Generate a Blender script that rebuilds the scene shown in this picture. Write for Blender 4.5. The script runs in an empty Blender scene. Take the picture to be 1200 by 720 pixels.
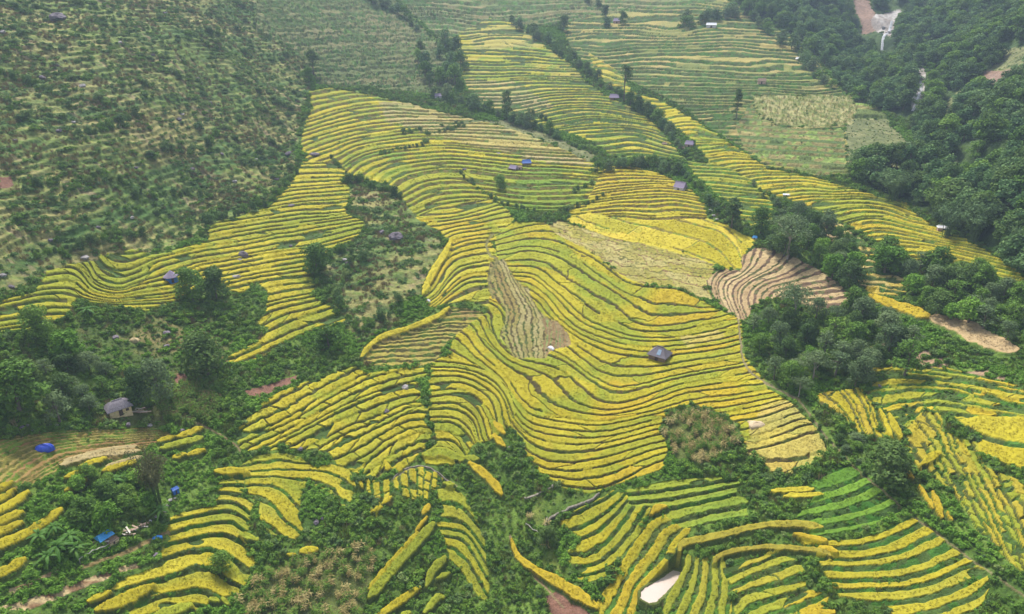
EXPO = 0.92
import bpy, bmesh, math, random, os
import numpy as np
from mathutils import Vector, Matrix
random.seed(7); RNG = np.random.default_rng(7)
R = math.radians
scene = bpy.context.scene
COL = scene.collection
QUAL = 1.0          # terrain tessellation factor

# ------------------------------------------------------------------ camera
CAM = np.array([0.0, 0.0, 115.0]); PITCH = R(24.0); FPX = 800.0; CU, CV = 600.0, 360.0
cp, sp = math.cos(PITCH), math.sin(PITCH)
def rays(u, v):
    a = (np.asarray(u, float)-CU)/FPX; b = (CV-np.asarray(v, float))/FPX
    d = np.stack([a, cp + b*sp, -sp + b*cp], -1)
    return d/np.linalg.norm(d, axis=-1, keepdims=True)
def project(x, y, z):
    dz = z-CAM[2]; dep = y*cp - dz*sp; up = y*sp + dz*cp
    dep = np.maximum(dep, 1e-3)
    return CU + FPX*x/dep, CV - FPX*up/dep, dep

# ------------------------------------------------------------------ noise helpers
_T = RNG.random((8, 256, 256)).astype(np.float32)
def vnoise(x, y, s=0):
    x = np.asarray(x, np.float32); y = np.asarray(y, np.float32)
    xi = np.floor(x).astype(np.int32); yi = np.floor(y).astype(np.int32)
    fx = x-xi; fy = y-yi; fx = fx*fx*(3-2*fx); fy = fy*fy*(3-2*fy)
    t = _T[s % 8]; a = xi & 255; b = (xi+1) & 255; c = yi & 255; d = (yi+1) & 255
    return (t[c, a]*(1-fx)+t[c, b]*fx)*(1-fy) + (t[d, a]*(1-fx)+t[d, b]*fx)*fy
def fbm(x, y, s=0, o=3):
    r = 0; a = 0.5; tot = 0
    for k in range(o):
        r = r + a*vnoise(x*2**k+13.7*k, y*2**k+7.1*k, s+k); tot += a; a *= .55
    return r/tot
def hash1(a, b=0, c=0):
    h = np.sin(np.asarray(a, np.float64)*12.9898 + np.asarray(b, np.float64)*78.233 + np.asarray(c, np.float64)*37.719)*43758.5453
    return (h-np.floor(h)).astype(np.float32)
def sstep(a, b, x):
    t = np.clip((x-a)/(b-a), 0, 1); return t*t*(3-2*t)
def mix(a, b, t): return a*(1-t)+b*t

def tps_fit(P, val, lam=1e-3):
    P = np.asarray(P, float); val = np.asarray(val, float); n = len(P)
    c = P.mean(0); s = P.std()+1e-9; Q = (P-c)/s
    r2 = ((Q[:, None]-Q[None])**2).sum(-1)
    K = np.where(r2 > 0, r2*np.log(r2+1e-20)*.5, 0) + lam*np.eye(n)
    A = np.zeros((n+3, n+3)); A[:n, :n] = K; A[:n, n] = 1; A[:n, n+1:] = Q; A[n, :n] = 1; A[n+1:, :n] = Q.T
    w = np.linalg.solve(A, np.concatenate([val, np.zeros(3)]))
    return (Q, w, c, s)
def tps_eval(f, P):
    Q, w, c, s = f; n = len(Q); X = (np.asarray(P, float)-c)/s; out = np.empty(len(X))
    for i in range(0, len(X), 20000):
        x = X[i:i+20000]; r2 = ((x[:, None]-Q[None])**2).sum(-1)
        out[i:i+20000] = (np.where(r2 > 0, r2*np.log(r2+1e-20)*.5, 0) @ w[:n]) + w[n] + x @ w[n+1:]
    return out
def bilin(M, fy, fx):
    h, w = M.shape; fy = np.clip(fy, 0, h-1.001); fx = np.clip(fx, 0, w-1.001)
    iy = fy.astype(np.int32); ix = fx.astype(np.int32); ty = (fy-iy).astype(np.float32); tx = (fx-ix).astype(np.float32)
    return (M[iy, ix]*(1-tx)+M[iy, ix+1]*tx)*(1-ty) + (M[iy+1, ix]*(1-tx)+M[iy+1, ix+1]*tx)*ty

# ------------------------------------------------------------------ base relief (distance read along sight lines, fitted to one height field)
_bv = [-130, -60, 0, 60, 120, 180, 240, 300, 360, 420, 480, 540, 600, 660, 720, 800, 880]
_bd = [840, 680, 550, 445, 365, 305, 262, 230, 205, 187, 172, 162.5, 155, 150, 146, 139, 135]
_mult = [(0,-100,.62),(0,0,.60),(0,90,.70),(0,180,.80),(0,270,.875),(0,360,.93),(0,450,.965),(0,540,.97),(0,720,.94),(-200,0,.52),(-200,180,.72),(-200,360,.88),(-200,560,.93),(-200,760,.92),
 (150,-100,.66),(150,0,.66),(150,80,.73),(150,160,.815),(150,250,.91),(150,350,.97),(150,450,.99),(150,560,.985),(150,720,.95),
 (300,-100,.78),(300,0,.78),(300,60,.825),(300,120,.89),(300,180,.95),(300,260,.985),(300,360,.99),(300,480,.99),(300,600,.985),(300,720,.965),
 (365,100,.96),(345,190,.975),(400,130,.985),(400,0,.88),(450,-80,.9),(450,0,.92),(450,60,.97),(450,92,1.0),(450,160,.985),(430,210,.985),(450,260,.965),(450,330,.975),(400,290,.98),(400,420,1.0),(450,500,.995),(450,620,.985),(450,720,.98),
 (600,-100,1),(600,0,1),(600,60,1.01),(560,120,1.03),(600,180,1.0),(600,260,1.0),(600,400,1.0),(590,560,1.01),(600,640,1.02),(600,720,1.01),
 (750,-100,1),(750,0,1),(750,100,1.01),(760,180,1.03),(760,240,1.0),(750,320,.995),(750,420,.995),(750,540,.985),(750,620,.995),(750,720,.99),
 (900,-100,1.02),(900,0,1.02),(900,100,1.0),(900,190,.995),(900,280,1.03),(900,340,1.0),(880,420,1.015),(900,500,.99),(900,620,.98),(900,720,.97),
 (1000,150,1.0),(1000,230,.985),(1000,320,1.015),(1000,400,1.01),(1000,480,1.02),(1020,560,.995),(1000,640,.975),(1060,720,.975),
 (1040,30,1.14),(1070,110,1.10),(1100,200,1.05),(1130,250,1.01),(1130,330,1.01),(1100,400,1.0),(1100,500,1.0),(1120,600,1.0),
 (1040,-80,1.15),(1130,0,1.02),(1200,-100,.9),(1200,0,.9),(1200,100,.93),(1200,200,.97),(1200,300,1.0),(1200,400,1.0),(1200,520,.985),(1200,640,.98),(1200,760,.97),
 (1400,-100,.8),(1400,0,.8),(1400,150,.87),(1400,300,.94),(1400,500,.95),(1400,760,.95)]
_mf = tps_fit([(a, b) for a, b, _ in _mult], [m for _, _, m in _mult], .02)
_gu, _gv = np.meshgrid(np.linspace(-380, 1580, 46), np.linspace(-125, 870, 34))
_P = np.stack([_gu.ravel(), _gv.ravel()], -1)
_D = np.interp(_P[:, 1], _bv, _bd)*tps_eval(_mf, _P)
_W = CAM + rays(_P[:, 0], _P[:, 1])*_D[:, None]
_hf = tps_fit(_W[:, :2], _W[:, 2], 2e-4)

# tessellation: rows along y (finer near), columns fanning out
def dy_of(y): return np.interp(y, [50, 97, 187, 300, 420, 550, 950], [.16, .12, .19, .42, .8, 1.4, 5.0])/QUAL
_ys = [56.0]
while _ys[-1] < 940: _ys.append(_ys[-1]+float(dy_of(_ys[-1])))
YS = np.array(_ys); NR = len(YS); NC = int(1540*QUAL)
SS = np.linspace(-1, 1, NC)
def half_w(y): return 1.28*(46+0.609*y)
HW = half_w(YS)
X = SS[None, :]*HW[:, None]; Y = np.repeat(YS[:, None], NC, 1)
_cy = np.linspace(50, 945, 230); _cs = np.linspace(-1.02, 1.02, 170)
_cx = _cs[None]*half_w(_cy)[:, None]
_ch = tps_eval(_hf, np.stack([_cx.ravel(), np.repeat(_cy, 170)], -1)).reshape(230, 170)
def base_h(x, y):
    fy = (y-_cy[0])/(_cy[1]-_cy[0]); fs = (x/half_w(y)-_cs[0])/(_cs[1]-_cs[0])
    # smooth (catmull) would be nicer; a fine lattice keeps bilinear creases invisible
    return bilin(_ch, fy, fs)
# refine lattice by cubic interpolation to hide facets
def up_axis(M, n):
    k = np.linspace(0, M.shape[0]-1, n); i = np.clip(k.astype(int), 1, M.shape[0]-3); t = (k-i)[:, None]
    p0, p1, p2, p3 = M[i-1], M[i], M[i+1], M[i+2]
    return p1 + .5*t*(p2-p0 + t*(2*p0-5*p1+4*p2-p3 + t*(3*(p1-p2)+p3-p0)))
_ch = up_axis(up_axis(_ch, 1400).T, 1000).T
_cy = np.linspace(50, 945, 1400); _cs = np.linspace(-1.02, 1.02, 1000)
H0 = base_h(X, Y).astype(np.float64)
U, V, DEP = project(X, Y, H0)
_back = V[1:]-V[:-1]
print('grid', NR, NC, 'hidden share', float((_back[:, 150:-150] > 0).mean()))

# ------------------------------------------------------------------ traced land cover, drawn on the plan seen from the survey view
U0, V0, PXS = -300.0, -170.0, 2.0
MW, MH = int(1800*PXS), int(1080*PXS)
def to_m(p): return [((a-U0)*PXS, (b-V0)*PXS) for a, b in p]
def poly_mask(poly):
    """even-odd fill -> (slice_y, slice_x, mask)"""
    p = np.array(to_m(poly)); x0, y0 = np.floor(p.min(0)).astype(int); x1, y1 = np.ceil(p.max(0)).astype(int)
    x0 = max(x0, 0); y0 = max(y0, 0); x1 = min(x1, MW-1); y1 = min(y1, MH-1)
    gx, gy = np.meshgrid(np.arange(x0, x1+1)+.5, np.arange(y0, y1+1)+.5)
    m = np.zeros(gx.shape, bool); n = len(p)
    for i in range(n):
        ax, ay = p[i]; bx, by = p[(i+1) % n]
        if ay == by: continue
        c = ((ay > gy) != (by > gy)); m ^= c & (gx < (bx-ax)*(gy-ay)/(by-ay)+ax)
    return slice(y0, y1+1), slice(x0, x1+1), m
def resample(pl, step=6.0):
    out = []
    for (a, b), (c, d) in zip(pl[:-1], pl[1:]):
        n = max(1, int(math.hypot(c-a, d-b)/step))
        out += [(a+(c-a)*k/n, b+(d-b)*k/n) for k in range(n)]
    return out+[pl[-1]]
def smooth_line(pl, n=6):
    if len(pl) < 3: return pl
    p = [pl[0]]+list(pl)+[pl[-1]]; out = []
    for i in range(1, len(p)-2):
        for k in range(n):
            t = k/n; q = []
            for c in range(len(p[0])):
                a, b, d, e = p[i-1][c], p[i][c], p[i+1][c], p[i+2][c]
                q.append(b+.5*t*(d-a+t*(2*a-5*b+4*d-e+t*(3*(b-d)+e-a))))
            out.append(tuple(q))
    return out+[tuple(pl[-1])]
# linear base colours
GOLD=(.385,.29,.022); YEL=(.345,.295,.020); LEMON=(.40,.345,.030); YG=(.235,.265,.025); GRN=(.17,.25,.03); BGRN=(.10,.215,.02); TAN=(.40,.295,.155); PALE=(.38,.31,.15)
OLIVE=(.25,.215,.055); BROWN=(.19,.12,.06); RUST=(.25,.13,.06); GREY=(.33,.29,.21); DKG=(.065,.095,.026); DKB=(.085,.078,.03); MIDG=(.085,.13,.03); DULL=(.13,.15,.06)
# every field of terraces: outline, level lines (index, line) and look
PATCH = []
def patch(group, poly, lines, cols, riser=.2, rcol=DKB, cover=1.0, cross=0, axis='u', crop=.7, smin=.25, jag=.07, kind='crop', rg=1.0, ls=1.0, wav=1.15, jit=.6, gone=.8):
    lines = [(l*ls, q) for l, q in lines]
    PATCH.append(dict(group=group, poly=poly, lines=lines, cols=cols, riser=riser, rcol=rcol, cover=cover, cross=cross, axis=axis, crop=crop, smin=smin, jag=jag, kind=kind, rg=rg, wav=wav, jit=jit, gone=gone))
def horiz(u0, u1, va, vb, sp, tilt=0.0):
    n = 7; out = []
    for k in range(n):
        v = va+(vb-va)*k/(n-1); out.append(((vb-v)/sp, [(u0, v), ((u0+u1)/2, v+tilt*(u1-u0)/2), (u1, v+tilt*(u1-u0))]))
    return out
# far slopes
patch('far_top', [(440,-60),(1010,-60),(930,0),(850,0),(700,20),(650,30),(600,28),(545,38),(520,50),(500,30),(470,5)], horiz(440,1000,-60,45,4.2), [DULL,(.21,.20,.08),(.15,.17,.065),(.24,.20,.09),(.12,.16,.05)], .3, (.11,.14,.05), .85, 60, crop=.4, jag=.16, wav=4)
patch('far_ridge', [(300,-20),(440,-40),(470,8),(505,42),(545,92),(520,112),(470,108),(420,102),(372,100),(350,62),(300,30)], horiz(300,550,-30,110,5.5,-.03), [(.105,.135,.045),(.13,.15,.055),(.17,.16,.07),(.12,.14,.05)], .3, (.095,.12,.042), .8, 0, crop=.2, kind='grass', jag=.5)
patch('far_east', [(655,28),(700,18),(850,0),(880,15),(920,38),(960,75),(985,105),(1002,118),(1030,130),(1082,188),(1075,200),(1000,205),(960,207),(900,197),(865,172),(830,150),(800,125),(770,110),(735,95),(700,85),(672,62)], horiz(655,1080,0,208,4.1,.015), [(.27,.25,.07),(.34,.28,.09),(.17,.20,.055),(.35,.27,.10),(.12,.165,.04)], .36, (.07,.10,.03), .86, 70, crop=.5, jag=.12, wav=4)
patch('far_middle', [(538,38),(575,22),(602,28),(640,55),(668,75),(692,100),(716,115),(746,130),(772,150),(790,172),(802,186),(760,188),(715,182),(690,165),(640,150),(600,138),(560,118),(545,100),(534,70)],
 [(40,[(540,30),(600,30),(660,36)]),(32,[(540,62),(600,60),(670,64)]),(22,[(545,98),(620,95),(690,97)]),(12,[(590,138),(650,128),(700,125),(750,135)]),(6,[(640,155),(700,148),(740,150),(780,160)]),(0,[(690,178),(740,176),(800,182)])],
 [YG,LEMON,GRN,(.36,.31,.06),LEMON,YG], .36, (.07,.09,.025), .88, 60, crop=.6, wav=3)
patch('far_spur', [(690,62),(722,82),(745,110),(770,117),(800,133),(840,158),(870,178),(900,198),(950,208),(1000,222),(1040,235),(1062,240),(1078,256),(1100,268),(1130,280),(1170,304),(1215,335),(1215,350),(1180,332),(1160,318),(1130,306),(1100,308),(1062,303),(1050,302),(1020,282),(1000,268),(960,248),(920,232),(885,222),(850,204),(830,190),(810,165),(790,150),(768,133),(742,118),(700,92)],
 [(26,[(690,70),(730,72)]),(20,[(740,112),(778,116)]),(12,[(768,148),(820,144),(850,158)]),(6,[(800,174),(850,167),(880,178)]),(0,[(830,197),(880,189),(920,196)]),(-5,[(850,217),(900,209),(950,209),(980,218)]),(-9,[(890,230),(940,224),(990,222),(1040,232)]),(-13,[(940,246),(990,238),(1040,240),(1070,255)]),(-17,[(980,262),(1030,253),(1080,265),(1110,275)]),(-21,[(1000,278),(1050,272),(1100,285),(1140,290)]),(-25,[(1040,298),(1100,296),(1140,305),(1180,315)]),(-29,[(1150,328),(1210,337)])],
 [LEMON,YEL,LEMON,GOLD,YG], .3, (.12,.14,.03), .95, 70, crop=.6, wav=1.6)
patch('gully_right', [(803,188),(842,192),(872,207),(902,231),(908,242),(903,262),(880,269),(862,252),(850,237),(830,222),(812,205)], horiz(800,910,188,268,4.6,.08), [YEL,YG,LEMON,GRN], .33, MIDG, .95, 40, crop=.6)
patch('far_east', [(880,118),(862,150),(872,172),(905,197),(960,206),(992,200),(988,150),(930,152),(890,140)], horiz(860,990,118,206,6.2,.05), [(.07,.11,.032),(.09,.135,.038),(.12,.15,.045)], .3, (.24,.21,.08), 1, 0, crop=.4, jag=.08)
patch('far_east', [(1000,117),(1020,116),(1032,128),(1042,140),(1000,140)], horiz(1000,1042,114,140,8,.03), [(.09,.13,.035),(.12,.155,.045)], .3, (.36,.32,.12), 1, 0, crop=.4, jag=.08)
# central spur
patch('upper_spur', [(362,107),(385,103),(440,113),(480,122),(520,133),(585,146),(640,167),(690,188),(704,197),(700,215),(690,232),(665,246),(645,252),(605,247),(575,236),(545,242),(490,257),(470,232),(452,216),(432,213),(410,210),(400,195),(360,190),(352,170),(356,150),(364,128)],
 [(29,[(358,112),(400,106),(440,107)]),(26,[(355,134),(400,121),(440,116),(480,118)]),(22,[(352,152),(400,138),(450,131),(520,132)]),(18,[(352,170),(400,154),(450,145),(520,144),(590,144)]),(14,[(372,181),(400,172),(425,163),(470,156),(530,155),(600,156),(640,162)]),(11,[(398,190),(415,180),(450,171),(500,166),(560,168),(620,170),(670,174)]),(7,[(410,206),(424,194),(460,183),(520,178),(580,182),(640,187),(700,190)]),(3,[(440,220),(455,206),(490,195),(540,192),(600,198),(650,202),(695,206)]),(0,[(468,226),(500,212),(540,209),(590,214),(640,216),(690,216)]),(-3,[(480,240),(510,228),(560,224),(600,229),(640,231),(680,230)]),(-7,[(485,256),(520,244),(560,239),(600,245),(650,248),(680,244)])],
 [YG,YEL,LEMON,YG,YEL,GRN], .28, (.13,.115,.03), .96, 60, crop=.6, ls=.86)
patch('left_terraces', [(355,190),(400,192),(408,208),(410,226),(405,250),(428,262),(420,278),(395,290),(384,302),(362,312),(364,328),(370,335),(368,345),(374,352),(407,372),(405,379),(350,395),(303,424),(272,430),(266,420),(300,402),(316,386),(300,381),(312,365),(314,341),(300,332),(282,345),(262,338),(258,326),(240,330),(212,352),(170,366),(92,352),(88,362),(60,385),(8,390),(-60,400),(-60,360),(0,357),(16,350),(40,345),(52,325),(54,318),(80,311),(106,308),(120,299),(140,296),(155,293),(185,300),(202,293),(244,283),(244,270),(252,262),(300,248),(320,240),(323,232),(338,220),(350,202)],
 [(27,[(350,192),(380,190),(410,192)]),(23,[(345,210),(380,207),(410,208)]),(18,[(322,232),(360,228),(408,222)]),(14,[(300,249),(340,243),(400,236)]),(10,[(245,272),(300,263),(350,257),(405,250)]),(6,[(200,296),(240,287),(300,277),(350,268),(420,255)]),(3,[(108,308),(117,322),(140,330),(165,322),(190,310),(240,299),(300,290),(350,282),(420,266)]),(0,[(100,318),(112,335),(140,342),(165,334),(210,322),(240,312),(300,302),(370,292)]),(-4,[(55,330),(85,328),(108,345),(140,350),(200,342),(240,328),(300,316),(360,306)]),(-8,[(-50,368),(0,362),(50,352),(100,356),(140,358),(200,355),(250,345),(310,331),(370,322)]),(-12,[(-50,385),(0,380),(60,374),(250,372),(320,352),(370,340)]),(-16,[(280,395),(330,372),(380,355)]),(-20,[(270,430),(320,405),(370,385),(405,372)])],
 [LEMON,YEL,LEMON,YG,YEL,YG], .2, (.09,.09,.025), .95, 60, crop=.55, ls=.74, rg=.7)
patch('mid_left', [(486,256),(520,242),(545,238),(575,234),(600,249),(604,258),(590,269),(577,279),(580,294),(584,303),(577,312),(571,322),(573,345),(581,363),(545,352),(505,362),(495,348),(503,332),(516,313),(527,287),(518,275),(503,266)],
 [(8,[(480,242),(520,240),(575,231)]),(5,[(488,257),(530,252),(560,245),(583,238)]),(2,[(500,270),(540,262),(570,258),(602,250)]),(-1,[(512,290),(530,275),(550,271),(580,266)]),(-4,[(504,328),(520,298),(550,284),(583,281)]),(-7,[(508,342),(530,309),(555,299),(583,296)]),(-9,[(512,348),(535,321),(555,312),(580,307)]),(-12,[(520,350),(545,331),(575,327)]),(-15,[(520,362),(560,347),(582,345)])],
 [YEL,LEMON,GOLD,YG,(.40,.36,.035)], .22, (.10,.09,.03), .96, 60, crop=.5, ls=.85, rg=.7)
patch('plateau_upper', [(665,240),(690,232),(700,212),(705,197),(735,194),(770,203),(790,213),(812,225),(826,240),(829,257),(800,263),(770,261),(740,259),(700,254),(680,262),(668,254)],
 [(15,[(698,199),(740,197),(775,203)]),(12,[(700,212),(740,209),(790,213)]),(8,[(675,234),(730,225),(770,221),(815,228)]),(4,[(668,246),(700,242),(730,238),(765,239),(790,236),(828,243)]),(0,[(675,256),(720,255),(770,259),(830,257)])],
 [LEMON,YEL,GOLD,LEMON], .3, (.13,.10,.03), 1, 45, crop=.6)
patch('golden_field', [(690,250),(740,259),(829,257),(850,263),(870,275),(887,280),(882,290),(870,300),(868,316),(848,316),(840,311),(815,308),(800,300),(780,293),(750,285),(720,280),(690,270),(660,258)],
 [(0,[(675,262),(740,286),(800,302),(845,318)]),(1,[(690,256),(760,274),(815,292),(848,308)]),(2,[(720,256),(800,270),(840,285),(858,312)]),(3,[(800,258),(850,275),(868,300)]),(4,[(850,262),(878,282),(880,296)])],
 [LEMON,(.52,.41,.05),LEMON,YEL], .05, (.2,.17,.04), 1, 60, crop=.3, jag=.08, rg=.2)
patch('olive_patch', [(655,258),(690,270),(720,280),(750,285),(780,293),(805,300),(840,311),(835,322),(828,332),(834,352),(820,350),(790,336),(755,334),(735,326),(720,318),(700,300),(680,290),(650,275),(640,264)],
 [(0,[(735,328),(790,338),(830,350)]),(2,[(690,292),(730,315),(790,322),(835,328)]),(4,[(650,268),(700,282),(760,300),(830,315)]),(6,[(655,258),(720,279),(800,299)])],
 [(.30,.27,.06),(.26,.24,.05),(.36,.31,.12),(.31,.28,.055),(.24,.22,.05)], .07, BROWN, 1, 30, crop=.15, kind='stubble', jag=.3, rg=.25)
patch('central_wide', [(584,303),(577,280),(590,269),(604,260),(640,262),(652,275),(682,291),(702,302),(720,319),(737,327),(757,335),(790,338),(822,352),(848,366),(868,374),(872,390),(868,410),(878,425),(893,442),(900,457),(925,470),(937,484),(955,501),(974,531),(930,556),(900,553),(870,560),(790,545),(740,562),(725,567),(690,580),(660,572),(635,556),(617,535),(612,515),(598,500),(604,485),(597,462),(584,446),(560,430),(520,422),(535,393),(550,380),(572,365),(573,345),(571,322)],
 [(27,[(575,276),(610,266),(650,263),(690,280)]),(24,[(580,290),(625,285),(660,292),(700,312),(740,345),(800,350),(850,357)]),(22,[(587,305),(620,300),(655,310),(690,330),(720,352),(738,374),(760,381),(800,378),(855,364)]),(20,[(600,318),(625,318),(650,335),(680,355),(705,374),(727,387),(755,393),(790,393),(830,386),(866,374)]),(18,[(625,330),(645,345),(665,365),(690,383),(715,394),(745,402),(790,402),(830,397),(868,388)]),(16,[(635,352),(650,372),(672,390),(700,405),(740,415),(775,420),(810,413),(868,402)]),(14,[(655,388),(670,402),(695,418),(720,431),(760,433),(800,427),(872,413)]),(12,[(640,410),(670,425),(690,440),(722,454),(760,450),(800,441),(880,425)]),(10,[(575,365),(572,385),(590,412),(620,425),(650,432),(675,450),(700,468),(730,472),(770,462),(800,453),(890,438)]),(8,[(555,383),(562,400),(580,415),(600,430),(625,442),(640,462),(660,478),(700,485),(740,482),(780,468),(820,458),(900,450)]),(6,[(535,395),(550,415),(570,430),(590,447),(602,465),(622,485),(660,495),(700,497),(740,490),(780,484),(830,473),(912,460)]),(4,[(515,420),(545,428),(572,442),(588,458),(602,480),(615,500),(650,510),(700,513),(740,507),(775,497),(850,484),(922,467)]),(2,[(600,495),(620,518),(645,528),(700,530),(770,512),(850,496),(890,490),(935,476)]),(0,[(610,530),(640,548),(700,550),(780,526),(860,515),(890,508),(945,488)]),(-2,[(640,565),(690,580),(730,568),(785,540),(870,533),(900,525),(960,504)]),(-4,[(700,600),(790,570),(880,557),(930,553),(978,534)])],
 [YG,YEL,LEMON,YEL,YG,YEL,GOLD], .125, (.075,.062,.02), 1, 75, crop=.38, jag=.07, rg=.55, ls=.97)
patch('left_fan', [(505,425),(520,420),(560,430),(585,445),(598,462),(605,485),(598,500),(580,516),(570,520),(556,522),(545,540),(540,546),(500,546),(494,535),(512,520),(505,495),(500,470),(503,450)],
 [(8,[(505,428),(540,430),(575,440),(590,455),(600,475)]),(6,[(503,440),(545,442),(572,455),(585,470),(592,490)]),(4,[(503,455),(540,453),(565,465),(577,485),(582,500)]),(2,[(503,468),(535,466),(555,478),(567,495),(573,512)]),(0,[(505,483),(535,483),(555,495),(562,515)]),(-2,[(508,497),(530,498),(548,510),(556,522)]),(-4,[(510,512),(530,513),(545,525),(551,537)]),(-6,[(495,534),(515,530),(535,540),(545,550)])],
 [YEL,LEMON,YG,YEL,(.33,.34,.03)], .2, (.08,.075,.025), .95, 60, crop=.55, ls=.9, rg=.7)
patch('lower_left', [(274,510),(290,490),(305,478),(308,472),(325,462),(395,436),(418,431),(430,438),(500,430),(503,440),(490,446),(497,460),(489,470),(502,480),(497,493),(508,512),(490,535),(480,546),(468,556),(455,550),(440,562),(420,556),(395,546),(385,530),(345,526),(287,531)],
 [(8,[(270,505),(310,478),(350,458),(395,436)]),(5,[(280,518),(330,495),(370,473),(420,445),(450,434),(500,428)]),(2,[(290,532),(340,505),(380,485),(430,462),(470,448),(500,442)]),(-1,[(340,522),(380,502),(430,480),(470,465),(500,460)]),(-4,[(370,530),(410,510),(450,492),(480,478),(505,475)]),(-7,[(390,545),(425,528),(450,510),(480,495),(505,493)]),(-10,[(410,560),(440,540),(465,520),(490,508)]),(-12,[(430,570),(455,550),(475,535),(495,525)])],
 [YEL,LEMON,YG,YEL,(.36,.35,.03)], .17, (.075,.08,.025), .95, 34, crop=.55, jag=.12, ls=.72, rg=.7)
patch('olive_slope', [(424,427),(438,407),(470,390),(510,374),(530,360),(546,362),(570,367),(551,380),(536,392),(521,405),(515,420),(500,429),(460,430)],
 [(0,[(425,426),(500,424)]),(3,[(430,410),(480,405),(520,402)]),(6,[(450,396),(500,389),(540,388)]),(9,[(490,381),(530,373),(562,372)])],
 [OLIVE,(.29,.25,.05),(.24,.17,.06)], .3, (.12,.11,.035), 1, 0, crop=.15, kind='stubble', jag=.2)
patch('brown_strip', [(575,308),(590,304),(600,320),(606,330),(620,340),(625,355),(636,370),(655,378),(665,390),(669,405),(645,412),(640,421),(605,421),(585,395),(591,380),(594,368),(580,350),(571,330)],
 [(0,[(571,320),(578,350),(590,368),(584,392),(602,422)]),(5,[(588,306),(602,340),(616,365),(610,385),(620,420)]),(9,[(603,322),(625,352),(640,378),(638,400),(640,421)]),(13,[(660,380),(669,408)])],
 [(.24,.21,.07),(.30,.26,.115),(.25,.22,.065),(.22,.17,.055)], .3, (.085,.07,.028), 1, 0, crop=.12, kind='stubble', jag=.2, ls=.75, rg=.6)
patch('brown_strip', [(632,372),(655,378),(665,390),(669,405),(645,412),(640,418),(634,405),(640,392)], [(0,[(640,376),(642,395),(640,415)]),(5,[(664,384),(668,408)])], [(.2,.135,.06),(.24,.17,.08),(.17,.12,.05)], .25, (.22,.19,.09), 1, 0, crop=.1, kind='stubble', jag=.2, rg=.4)
patch('tan_bowl', [(828,330),(835,322),(848,315),(868,318),(870,300),(885,291),(905,291),(930,301),(960,317),(985,334),(998,345),(990,360),(960,364),(925,352),(900,350),(882,360),(874,378),(862,372),(840,356)],
 [(10,[(868,318),(848,322),(838,332),(840,345),(850,362)]),(8,[(882,293),(876,312),(855,322),(847,335),(850,350),(860,370)]),(6,[(904,292),(894,312),(870,325),(858,338),(860,355),(868,374)]),(4,[(925,300),(914,317),(888,325),(872,338),(870,355),(876,372)]),(2,[(948,312),(928,321),(900,330),(885,340),(885,357)]),(0,[(970,325),(935,333),(910,338),(898,350)]),(-2,[(990,340),(950,344),(920,350)]),(-4,[(995,356),(960,360),(930,360)])],
 [(.36,.26,.13),(.42,.32,.165),(.32,.225,.115)], .32, (.12,.08,.05), 1, 40, crop=.1, kind='stubble', jag=.12)
patch('tan_step', [(962,254),(985,262),(1020,289),(1036,296),(1042,311),(1066,332),(1060,346),(1020,346),(1000,330),(1005,310),(988,297),(964,277)], horiz(960,1066,254,348,7,.1), [TAN,(.45,.35,.16),GOLD,PALE], .35, DKG, .8, 30, crop=.4, jag=.2)
patch('right_upper', [(1018,430),(1110,432),(1205,452),(1260,460),(1260,492),(1200,490),(1120,492),(1104,484),(1080,480),(1060,505),(1035,480),(1020,470)],
 [(3,[(1020,430),(1070,428),(1130,438),(1200,450)]),(1,[(1020,449),(1060,444),(1110,447),(1200,460)]),(-1,[(1020,469),(1060,461),(1110,461),(1200,475)]),(-3,[(1030,490),(1070,482),(1110,476),(1200,489)])],
 [YEL,GOLD,YG], .28, MIDG, .76, 42, crop=.4, jag=.14)
patch('right_plateau', [(1120,494),(1150,487),(1200,489),(1270,492),(1270,556),(1200,551),(1165,541),(1140,525),(1150,515),(1144,507)], [(0,[(1120,520),(1160,540),(1250,560)]),(1,[(1120,496),(1160,512),(1200,520),(1260,515)]),(2,[(1130,470),(1200,478),(1260,480)])], [GOLD,YEL,LEMON], .06, DKG, 1, 0, crop=.4, jag=.05, rg=.25)
patch('right_fan', [(956,462),(985,457),(1010,455),(1023,475),(1031,505),(1058,520),(1030,513),(1005,506),(985,486),(965,478)], [(0,[(960,468),(985,488),(1000,508)]),(2,[(983,458),(1000,482),(1010,508)]),(4,[(1003,456),(1018,482),(1028,512)]),(6,[(1024,470),(1036,495),(1055,520)])], [GOLD,(.36,.28,.03),YEL], .22, (.1,.1,.03), 1, 35, axis='v', crop=.36, jag=.14, rg=.7)
patch('right_lower', [(1062,502),(1080,482),(1102,486),(1106,506),(1146,520),(1152,546),(1200,566),(1270,580),(1270,700),(1190,668),(1165,642),(1150,630),(1140,610),(1120,586),(1113,572),(1090,562),(1078,552),(1062,530)], [(-2,[(1070,520),(1100,560),(1122,590)]),(0,[(1095,520),(1122,578),(1140,612),(1165,652)]),(3,[(1112,512),(1140,570),(1160,612),(1182,660)]),(6,[(1140,522),(1162,572),(1184,618),(1205,662)]),(9,[(1175,548),(1195,590),(1215,640)]),(13,[(1235,560),(1260,660)])], [GOLD,YEL,(.34,.28,.03),YG], .2, (.08,.095,.025), .9, 20, ls=.75, axis='v', crop=.36, jag=.14, rg=.7)
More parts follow.
